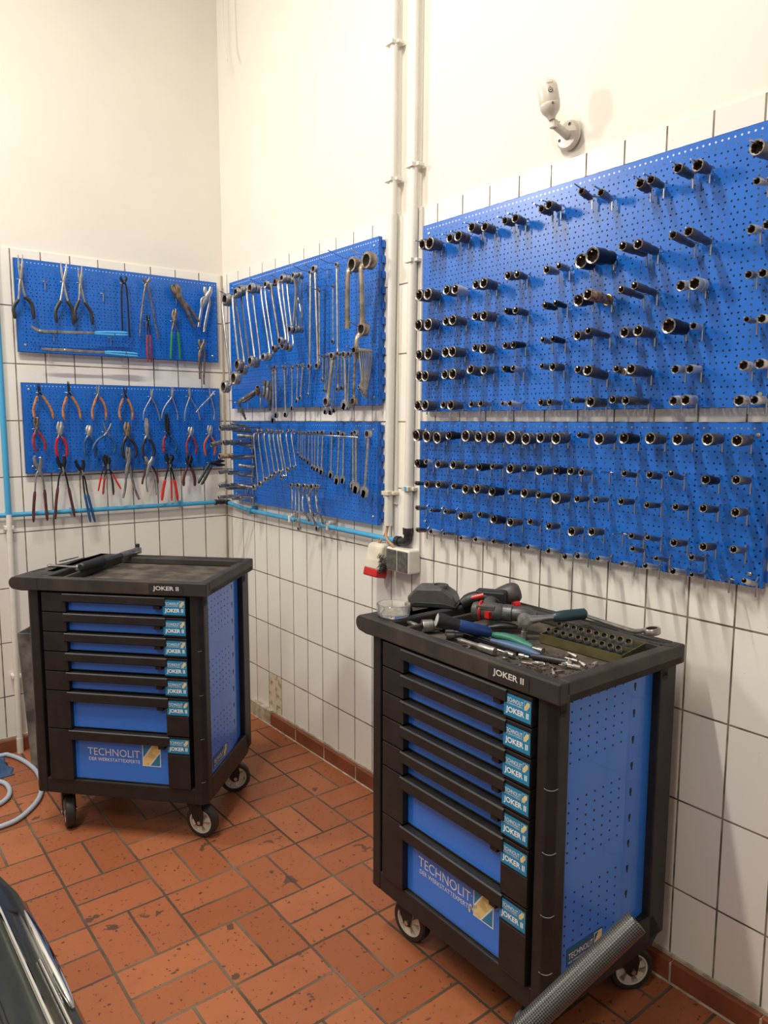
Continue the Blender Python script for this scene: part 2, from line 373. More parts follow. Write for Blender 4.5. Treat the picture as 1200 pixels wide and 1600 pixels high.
# ------------------------------------------------------------ measured positions in metres (s along the wall, d off the wall, z up)
SU=[[[[1.6805,2.1011,0.0467,1.6805,2.1004,0.0165,"d"],[1.7216,2.0971,0.0498,1.7216,2.0956,0.0207,"d"]],[[1.8041,2.1001,0.0364,1.8041,2.0989,0.0144,"d"],[1.8489,2.0979,0.0415,1.8489,2.0953,0.0166,"d"]],[[1.9052,2.1139,0.0381,1.9052,2.1108,0.0149,"d"],[1.9631,2.1038,0.0393,1.9631,2.0997,0.0137,"d"]],[[2.0425,2.1059,0.0358,2.0425,2.1048,0.0115,"d"],[2.0866,2.1036,0.0391,2.0866,2.0994,0.0131,"d"]],[[2.1866,2.1082,0.0422,2.1866,2.104,0.0109,"d"],[2.2156,2.1123,0.0453,2.2156,2.1101,0.0124,"d"]],[[2.3206,2.1262,0.0397,2.3206,2.115,0.01,"n"],[2.3839,2.1076,0.0413,2.3839,2.0985,0.0108,"g"]],[[2.4978,2.1043,0.0393,2.4978,2.0959,0.0131,"d"],[2.5343,2.1016,0.0497,2.5343,2.0964,0.011,"d"]],[[2.611,2.1076,0.0585,2.611,2.1022,0.0119,"d"],[2.6533,2.1057,0.0462,2.6533,2.1045,0.0144,"d"]],[[2.8007,2.1001,0.0688,2.8007,2.1012,0.0169,"d"]]],[[[1.6677,1.9377,0.0471,1.6677,1.9376,0.0192,"d"],[1.7132,1.9357,0.0482,1.7132,1.9343,0.0199,"n"]],[[1.7969,1.9385,0.04,1.7969,1.9357,0.016,"d"],[1.8458,1.9335,0.0484,1.8458,1.9303,0.0157,"s"]],[[1.9292,1.9369,0.0395,1.9292,1.9376,0.0139,"d"],[1.9754,1.9345,0.0519,1.9754,1.9313,0.016,"d"]],[[2.0683,1.9428,0.0456,2.0683,1.9447,0.0124,"d"],[2.0977,1.9437,0.0374,2.0977,1.9396,0.011,"d"]],[[2.2143,1.9377,0.0455,2.2143,1.9371,0.0117,"g"],[2.2525,1.9426,0.0399,2.2525,1.9395,0.0099,"g"]],[[2.3311,1.9427,0.045,2.3311,1.9436,0.0202,"b"],[2.3968,1.941,0.0848,2.3968,1.9452,0.0214,"b"]],[[2.495,1.9454,0.0976,2.495,1.9407,0.0116,"d"],[2.5269,1.9467,0.0799,2.5269,1.9399,0.0129,"d"]],[[2.625,1.9491,0.0893,2.625,1.9385,0.0097,"d"],[2.6653,1.9486,0.0924,2.6653,1.9378,0.0116,"d"]],[[2.7819,1.9393,0.0343,2.7819,1.9434,0.0104,"s"],[2.8147,1.9434,0.0306,2.8147,1.9451,0.0103,"s"]]],[[[1.6576,1.8396,0.0406,1.6576,1.8413,0.0194,"d"],[1.7111,1.8376,0.0438,1.7111,1.8396,0.02,"d"]],[[1.7953,1.8392,0.0402,1.7953,1.8391,0.0146,"d"],[1.8431,1.8373,0.0551,1.8431,1.8362,0.0163,"d"]],[[1.9251,1.8424,0.0365,1.9251,1.8418,0.0131,"d"],[1.9736,1.8373,0.0462,1.9736,1.8368,0.0152,"n"]],[[2.0628,1.8424,0.0428,2.0628,1.8397,0.0098,"b"],[2.1053,1.8392,0.0493,2.1053,1.8342,0.011,"n"]],[[2.2128,1.8407,0.0458,2.2128,1.8379,0.0101,"b"],[2.2488,1.8431,0.0446,2.2488,1.8379,0.0083,"b"]],[[2.3355,1.8378,0.057,2.3355,1.8434,0.0162,"b"],[2.396,1.8421,0.0976,2.396,1.8361,0.0146,"r"]],[[2.4922,1.8426,0.0928,2.4922,1.8338,0.0094,"d"],[2.5295,1.8466,0.0923,2.5295,1.8383,0.0101,"d"]],[[2.6156,1.8405,0.0291,2.6156,1.845,0.0127,"s"],[2.6583,1.8388,0.0423,2.6583,1.8392,0.0151,"s"]],[[2.7796,1.8426,0.0303,2.7796,1.8454,0.0093,"g"],[2.8111,1.8411,0.0307,2.8111,1.8428,0.01,"g"]]],[[[1.6629,1.7392,0.0408,1.6629,1.7399,0.0174,"d"],[1.7105,1.7405,0.0406,1.7105,1.7393,0.0201,"d"]],[[1.7973,1.7393,0.0423,1.7973,1.7408,0.0171,"d"],[1.8398,1.7382,0.0514,1.8398,1.7378,0.0169,"n"]],[[1.931,1.7444,0.0399,1.931,1.7432,0.0122,"d"],[1.9681,1.7389,0.0412,1.9681,1.7382,0.0157,"d"]],[[2.0599,1.7414,0.0416,2.0599,1.7404,0.0108,"d"],[2.0985,1.7402,0.0479,2.0985,1.7419,0.0106,"b"]],[[2.2002,1.7472,0.0377,2.2002,1.7426,0.0085,"g"],[2.2458,1.7452,0.048,2.2458,1.7411,0.0092,"b"]],[[2.3365,1.7452,0.0573,2.3365,1.7493,0.0122,"d"],[2.3944,1.751,0.0886,2.3944,1.7428,0.0098,"d"]],[[2.4747,1.7422,0.0456,2.4747,1.7431,0.0135,"d"],[2.5284,1.7404,0.0666,2.5284,1.736,0.0141,"d"]],[[2.6139,1.7433,0.0711,2.6139,1.7421,0.0189,"b"],[2.6554,1.7423,0.0326,2.6554,1.7404,0.009,"s"]],[[2.786,1.7436,0.0395,2.786,1.7428,0.0067,"g"],[2.8174,1.742,0.0352,2.8174,1.7437,0.0104,"s"]]],[[[1.6561,1.6688,0.0342,1.6561,1.6675,0.018,"d"],[1.7064,1.6664,0.0508,1.7064,1.6668,0.0182,"d"]],[[1.7916,1.6678,0.0391,1.7916,1.6679,0.0158,"d"],[1.8378,1.6673,0.0469,1.8378,1.6682,0.0174,"d"]],[[1.9196,1.6778,0.0468,1.9196,1.6714,0.0151,"d"],[1.9699,1.6733,0.0379,1.9699,1.6736,0.0139,"d"]],[[2.0561,1.6733,0.0386,2.0561,1.6692,0.0099,"b"],[2.0933,1.673,0.0412,2.0933,1.6673,0.0089,"s"]],[[2.203,1.6726,0.0416,2.203,1.669,0.0086,"g"],[2.2445,1.6681,0.0441,2.2445,1.668,0.0118,"d"]],[[2.3379,1.6565,0.0519,2.3379,1.646,0.0112,"d"],[2.3902,1.6501,0.0787,2.3902,1.6385,0.0149,"d"]],[[2.4741,1.6494,0.0732,2.4741,1.642,0.0096,"d"],[2.5237,1.6454,0.0831,2.5237,1.6396,0.0132,"d"]],[[2.6169,1.6416,0.038,2.6169,1.6433,0.011,"s"],[2.6586,1.6401,0.0442,2.6586,1.6411,0.0108,"s"]],[[2.7818,1.6425,0.0329,2.7818,1.6398,0.0119,"s"],[2.8175,1.6439,0.0311,2.8175,1.6442,0.0118,"s"]]],[[[1.6536,1.5684,0.0378,1.6536,1.5679,0.0171,"d"],[1.7003,1.5686,0.0444,1.7003,1.5672,0.0183,"d"]],[[1.779,1.5691,0.0326,1.779,1.5681,0.0129,"d"],[1.833,1.5671,0.0492,1.833,1.5663,0.0156,"d"]],[[1.9122,1.5694,0.0337,1.9122,1.5676,0.0105,"g"],[1.9598,1.5708,0.0402,1.9598,1.5682,0.0103,"g"]],[[2.044,1.5696,0.0314,2.044,1.5678,0.0073,"s"],[2.0895,1.5685,0.0479,2.0895,1.5648,0.0089,"s"]],[[2.1985,1.5699,0.0365,2.1985,1.5675,0.0104,"d"],[2.241,1.5701,0.0483,2.241,1.5668,0.0093,"g"]],[[2.3223,1.5735,0.0495,2.3223,1.5728,0.0082,"d"],[2.3905,1.5669,0.0622,2.3905,1.5654,0.014,"d"]],[[2.4491,1.5724,0.0484,2.4491,1.5718,0.0108,"d"],[2.5194,1.5677,0.0935,2.5194,1.5656,0.0113,"d"]],[[2.611,1.5657,0.0296,2.611,1.5685,0.0116,"s"],[2.6507,1.5669,0.0426,2.6507,1.5677,0.0127,"s"]],[[2.7778,1.5632,0.0351,2.7778,1.5639,0.0129,"s"],[2.8184,1.5634,0.0485,2.8184,1.5643,0.0105,"s"]]]]
SUX=[[2.7922,2.0377,0.0429,2.7922,2.0419,0.0082,"s"],[2.8126,2.0383,0.0243,2.8126,2.041,0.0082,"s"]]
SL=[[[1.6445,1.4648,0.0357,1.6445,1.4688,0.0205,"r2"],[1.7054,1.4622,0.0404,1.7054,1.467,0.0201,"d"],[1.7564,1.4589,0.0388,1.7564,1.4653,0.0198,"d"],[1.8244,1.4679,0.0477,1.8244,1.4674,0.0142,"b"],[1.8897,1.4679,0.035,1.8897,1.4685,0.019,"d"],[1.9523,1.4656,0.0382,1.9523,1.4686,0.0166,"d"],[2.0191,1.4664,0.0519,2.0191,1.4649,0.0191,"d"],[2.0953,1.4669,0.0483,2.0953,1.4663,0.0205,"d"],[2.1441,1.4631,0.0345,2.1441,1.4649,0.0174,"d"],[2.2055,1.468,0.0413,2.2055,1.4684,0.0152,"d"],[2.2671,1.4666,0.0479,2.2671,1.4695,0.0166,"d"],[2.3389,1.4785,0.038,2.3389,1.4752,0.0085,"d"],[2.4216,1.4689,0.0622,2.4216,1.4695,0.0158,"d"],[2.495,1.4725,0.0591,2.495,1.4696,0.0145,"b"],[2.5713,1.474,0.0596,2.5713,1.4703,0.0149,"d"],[2.6452,1.4726,0.0599,2.6452,1.4719,0.0144,"d"],[2.7208,1.4742,0.0591,2.7208,1.4742,0.0147,"d"],[2.79,1.473,0.0578,2.79,1.4729,0.0135,"d"]],[[1.6542,1.3682,0.0373,1.6542,1.3648,0.0151,"b"],[1.6909,1.3766,0.0287,1.6909,1.3703,0.0096,"s"],[1.7659,1.3708,0.0412,1.7659,1.3684,0.0136,"n"],[1.8413,1.3719,0.0423,1.8413,1.3704,0.0143,"d"],[1.8956,1.3682,0.0351,1.8956,1.3695,0.009,"n"],[1.9651,1.3711,0.0468,1.9651,1.3704,0.0127,"b"],[2.0185,1.376,0.0419,2.0185,1.373,0.0096,"d"],[2.0891,1.3723,0.0396,2.0891,1.3708,0.015,"d"],[2.1472,1.3772,0.0403,2.1472,1.3738,0.0101,"d"],[2.2119,1.3745,0.0497,2.2119,1.3726,0.0143,"d"],[2.2681,1.3759,0.0429,2.2681,1.3743,0.0114,"b"],[2.3168,1.3776,0.0415,2.3168,1.376,0.0112,"d"],[2.3534,1.3756,0.0408,2.3534,1.3731,0.01,"g"],[2.4948,1.3817,0.0502,2.4948,1.374,0.0086,"d"],[2.567,1.3823,0.0476,2.567,1.3752,0.01,"d"],[2.6286,1.3893,0.0523,2.6286,1.3748,0.0081,"g"],[2.7185,1.3796,0.0539,2.7185,1.3743,0.0117,"b"],[2.7939,1.3838,0.0586,2.7939,1.3792,0.0105,"d"]],[[1.6469,1.2988,0.0361,1.6469,1.2954,0.0076,"d"],[1.7082,1.2988,0.0394,1.7082,1.2968,0.0128,"r2"],[1.7672,1.3028,0.0392,1.7672,1.2982,0.0126,"n"],[1.8392,1.3025,0.0376,1.8392,1.298,0.0102,"d"],[1.8974,1.2955,0.0388,1.8974,1.2934,0.0151,"d"],[1.9568,1.3018,0.0456,1.9568,1.2978,0.0148,"d"],[2.0241,1.2981,0.0475,2.0241,1.2954,0.0144,"b"],[2.0945,1.304,0.0419,2.0945,1.2984,0.0094,"d"],[2.1558,1.3035,0.0486,2.1558,1.3007,0.0138,"d"],[2.2118,1.3025,0.05,2.2118,1.2982,0.0099,"d"],[2.2767,1.2985,0.0519,2.2767,1.2966,0.0167,"d"],[2.3454,1.3021,0.0467,2.3454,1.3001,0.0101,"d"],[2.4108,1.3056,0.0519,2.4108,1.3023,0.0089,"g"],[2.4908,1.3081,0.0537,2.4908,1.3034,0.0095,"d"],[2.5686,1.3058,0.0564,2.5686,1.3007,0.0084,"d"],[2.6437,1.3077,0.0511,2.6437,1.3013,0.0089,"d"],[2.7205,1.312,0.0617,2.7205,1.3044,0.0102,"d"],[2.7907,1.3079,0.047,2.7907,1.3052,0.0107,"d"]],[[1.6564,1.2124,0.0397,1.6564,1.2086,0.0087,"g"],[1.7336,1.2117,0.0409,1.7336,1.2077,0.0074,"d"],[1.8073,1.2152,0.0428,1.8073,1.2105,0.0093,"d"],[1.8852,1.2077,0.046,1.8852,1.2052,0.0132,"d"],[1.9626,1.2199,0.0375,1.9626,1.2116,0.0099,"d"],[2.0333,1.2127,0.0471,2.0333,1.2055,0.0144,"b"],[2.1038,1.2108,0.0489,2.1038,1.2068,0.0132,"d"],[2.1739,1.22,0.0401,2.1739,1.2111,0.0101,"g"],[2.2466,1.2145,0.0432,2.2466,1.2113,0.0107,"d"],[2.3292,1.2087,0.0452,2.3292,1.2073,0.013,"d"],[2.3988,1.2169,0.0486,2.3988,1.2116,0.0117,"d"],[2.5227,1.2212,0.0493,2.5227,1.2109,0.0086,"g"],[2.5731,1.2236,0.0533,2.5731,1.2129,0.0076,"g"],[2.6464,1.2194,0.0558,2.6464,1.2126,0.0098,"d"],[2.7196,1.2184,0.0503,2.7196,1.2141,0.0103,"d"],[2.7924,1.2223,0.0493,2.7924,1.2144,0.0092,"g"]],[[1.6616,1.1347,0.0413,1.6616,1.1299,0.0087,"r2"],[1.7349,1.1386,0.0432,1.7349,1.1303,0.0096,"s"],[1.805,1.1402,0.0451,1.805,1.1334,0.0073,"g"],[1.8833,1.135,0.0427,1.8833,1.1289,0.0081,"s"],[1.9543,1.1392,0.0461,1.9543,1.1312,0.0089,"s"],[2.0288,1.1425,0.0424,2.0288,1.1333,0.0087,"g"],[2.0999,1.1404,0.0409,2.0999,1.1329,0.0085,"g"],[2.1737,1.1439,0.0472,2.1737,1.1334,0.0083,"s"],[2.2495,1.1431,0.0457,2.2495,1.1346,0.009,"s"],[2.2973,1.1311,0.0303,2.2973,1.1268,0.0097,"s"],[2.3496,1.1417,0.0413,2.3496,1.1357,0.0093,"s"],[2.4236,1.1466,0.0504,2.4236,1.1386,0.0072,"s"],[2.499,1.1446,0.0515,2.499,1.135,0.007,"s"],[2.5723,1.1509,0.0573,2.5723,1.1389,0.0076,"s"],[2.6461,1.1477,0.0525,2.6461,1.1378,0.009,"s"],[2.6965,1.148,0.0545,2.6965,1.1378,0.0064,"g"],[2.8223,1.1545,0.0515,2.8223,1.1391,0.0068,"s"]]]
SLX=[[2.5269,1.1877,0.0473,2.5269,1.1761,0.0077,"g"],[2.5992,1.1738,0.0537,2.5992,1.1626,0.0067,"g"],[2.6941,1.1903,0.0545,2.6941,1.1788,0.008,"g"]]
HE=[[2.4141,1.3769],[2.4636,1.2136],[2.7625,1.1402]]
